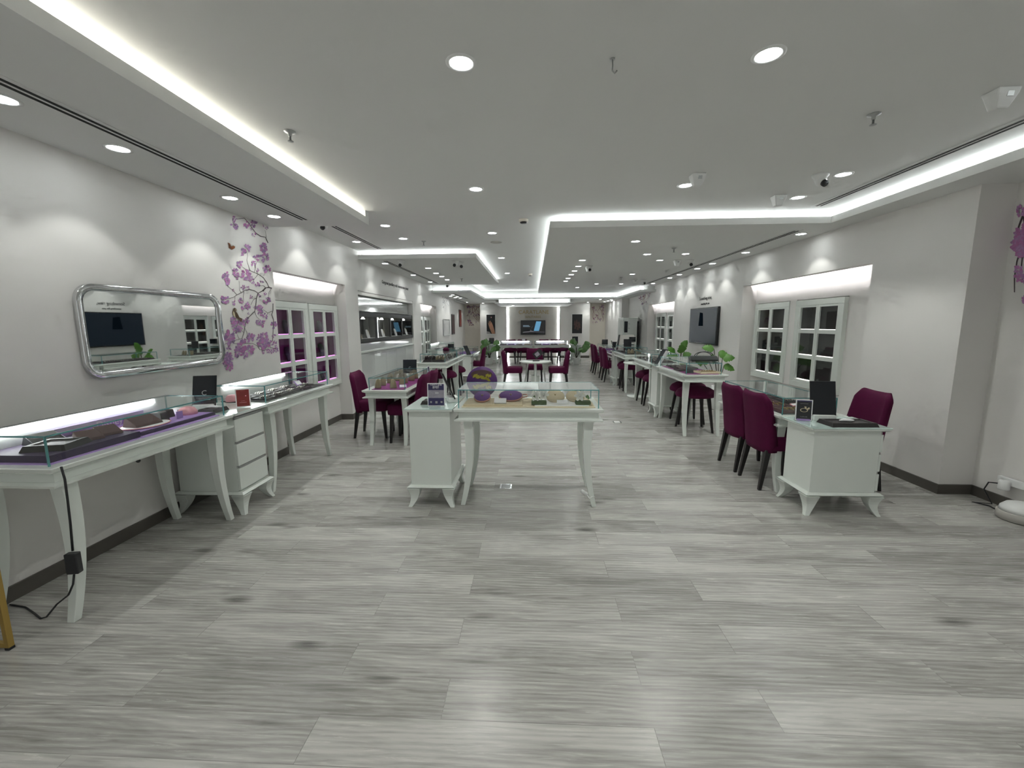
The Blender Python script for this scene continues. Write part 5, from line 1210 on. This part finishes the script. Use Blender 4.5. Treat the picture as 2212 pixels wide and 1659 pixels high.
b = smooth(); b.ball((-2.33, 2.28, .712), .012, 10, 6); solo('cable_clip', b, 'black', 'tiny black cable clip under the near left showcase edge', 'cable clip')
t = thing('brass_frame_stand', 'square brass-coloured frame leg at the left edge of the floor', 'stand', (-2.445, 1.66, 0))
for x0, x1, z0, z1, nm in ((-.022, .0, .012, .62, 'upright'), (-.42, -.398, .012, .62, 'upright'), (-.398, -.022, .012, .034, 'bottom_bar'), (-.398, -.022, .598, .62, 'top_bar')):
    b = MB(); b.box(x0, x1, -.012, .012, z0, z1); obj(nm, b, 'brass', t, bevel=.002)
for x_ in (-.42, -.022):
    b = MB(); b.box(x_, x_ + .022, -.012, .012, 0, .012); obj('foot_pad', b, 'black', t)
t = thing('floor_device', 'white domed device with grey base on the floor at the right edge', 'appliance', (3.70, 3.185, 0))
b = smooth(); b.lathe([(.115, .0), (.13, .012), (.128, .06), (.118, .068)], n=32); obj('base', b, 'feature', t)
b = smooth(); b.lathe([(.118, .068), (.112, .095), (.085, .125), (.045, .138), (.005, .14)], n=32); d = obj('dome', b, 'white', t)
b = MB()
for i in range(3): b.box(-.045 + i * .03, -.037 + i * .03, -.105, -.085, .095, .11)
obj('vent_slots', b, 'feature', d)
t = thing('power_strip', 'white wall power strip above the domed device at the right edge', 'power strip', (3.828, 3.22, .225))
b = MB(); b.box(-.03, .0, -.25, .25, -.028, .028); obj('body', b, 'white', t, bevel=.004)
b = smooth(); b.lathe([(.032, -.06), (.034, -.05), (.034, .01), (.026, .018)], c=(-.055, .17, -.005), n=20); obj('adapter_plug', b, 'white', t)
b = smooth(); b.tube([(-.075, .19, -.02), (-.10, .24, -.03), (-.095, .27, -.1), (-.09, .2, -.2), (-.16, .28, -.219), (-.1, .21, -.219), (-.12, .14, -.219)], .005, 7); obj('cable', b, 'black', t)
# tall cabinet on the far right
t = thing('tall_cabinet', 'tall grey-white cabinet with a dark window on the far right wall', 'cabinet', (3.16, 14.2, 0))
b = MB(); b.box(-.2, .26, -.2, .6, 0, 1.68); obj('carcass', b, 'lacq', t, bevel=.004)
b = MB(); b.box(-.19, .03, -.215, -.2005, .05, 1.64); d = obj('door', b, 'lacq', t)
b = MB(); b.box(-.16, -.05, -.219, -.2155, 1.2, 1.56); obj('dark_window', b, 'screen', d)
b = MB()
for z_ in (1.47, 1.33): b.box(-.04, .025, -.218, -.2155, z_, z_ + .015)
obj('label_strips', b, 'steel', d)
b = MB(); b.box(.262, .31, -.2, .3, 0, 1.56); obj('side_panel', b, 'charcoal', t)

# ------------------------------------------------------------------ world and colour
w = bpy.data.worlds.new('world'); scene.world = w; w.use_nodes = True
w.node_tree.nodes['Background'].inputs[0].default_value = (0.97, 0.99, 0.96, 1); w.node_tree.nodes['Background'].inputs[1].default_value = 0.36
scene.view_settings.view_transform = 'Standard'; scene.view_settings.look = 'None'
scene.view_settings.exposure = 0.5; scene.view_settings.gamma = 1.0
cy_ = scene.cycles
cy_.use_denoising = True
cy_.max_bounces = 6; cy_.diffuse_bounces = 4; cy_.glossy_bounces = 3; cy_.transmission_bounces = 2; cy_.transparent_max_bounces = 20
cy_.use_adaptive_sampling = True; cy_.adaptive_threshold = 0.15; cy_.adaptive_min_samples = 10
cy_.sample_clamp_indirect = 4.0; cy_.sample_clamp_direct = 0.0; cy_.caustics_reflective = False; cy_.caustics_refractive = False; cy_.blur_glossy = 0.5
cy_.use_light_tree = True
for o in list(bpy.data.objects):
    if o.get('g') is not None: del o['g']
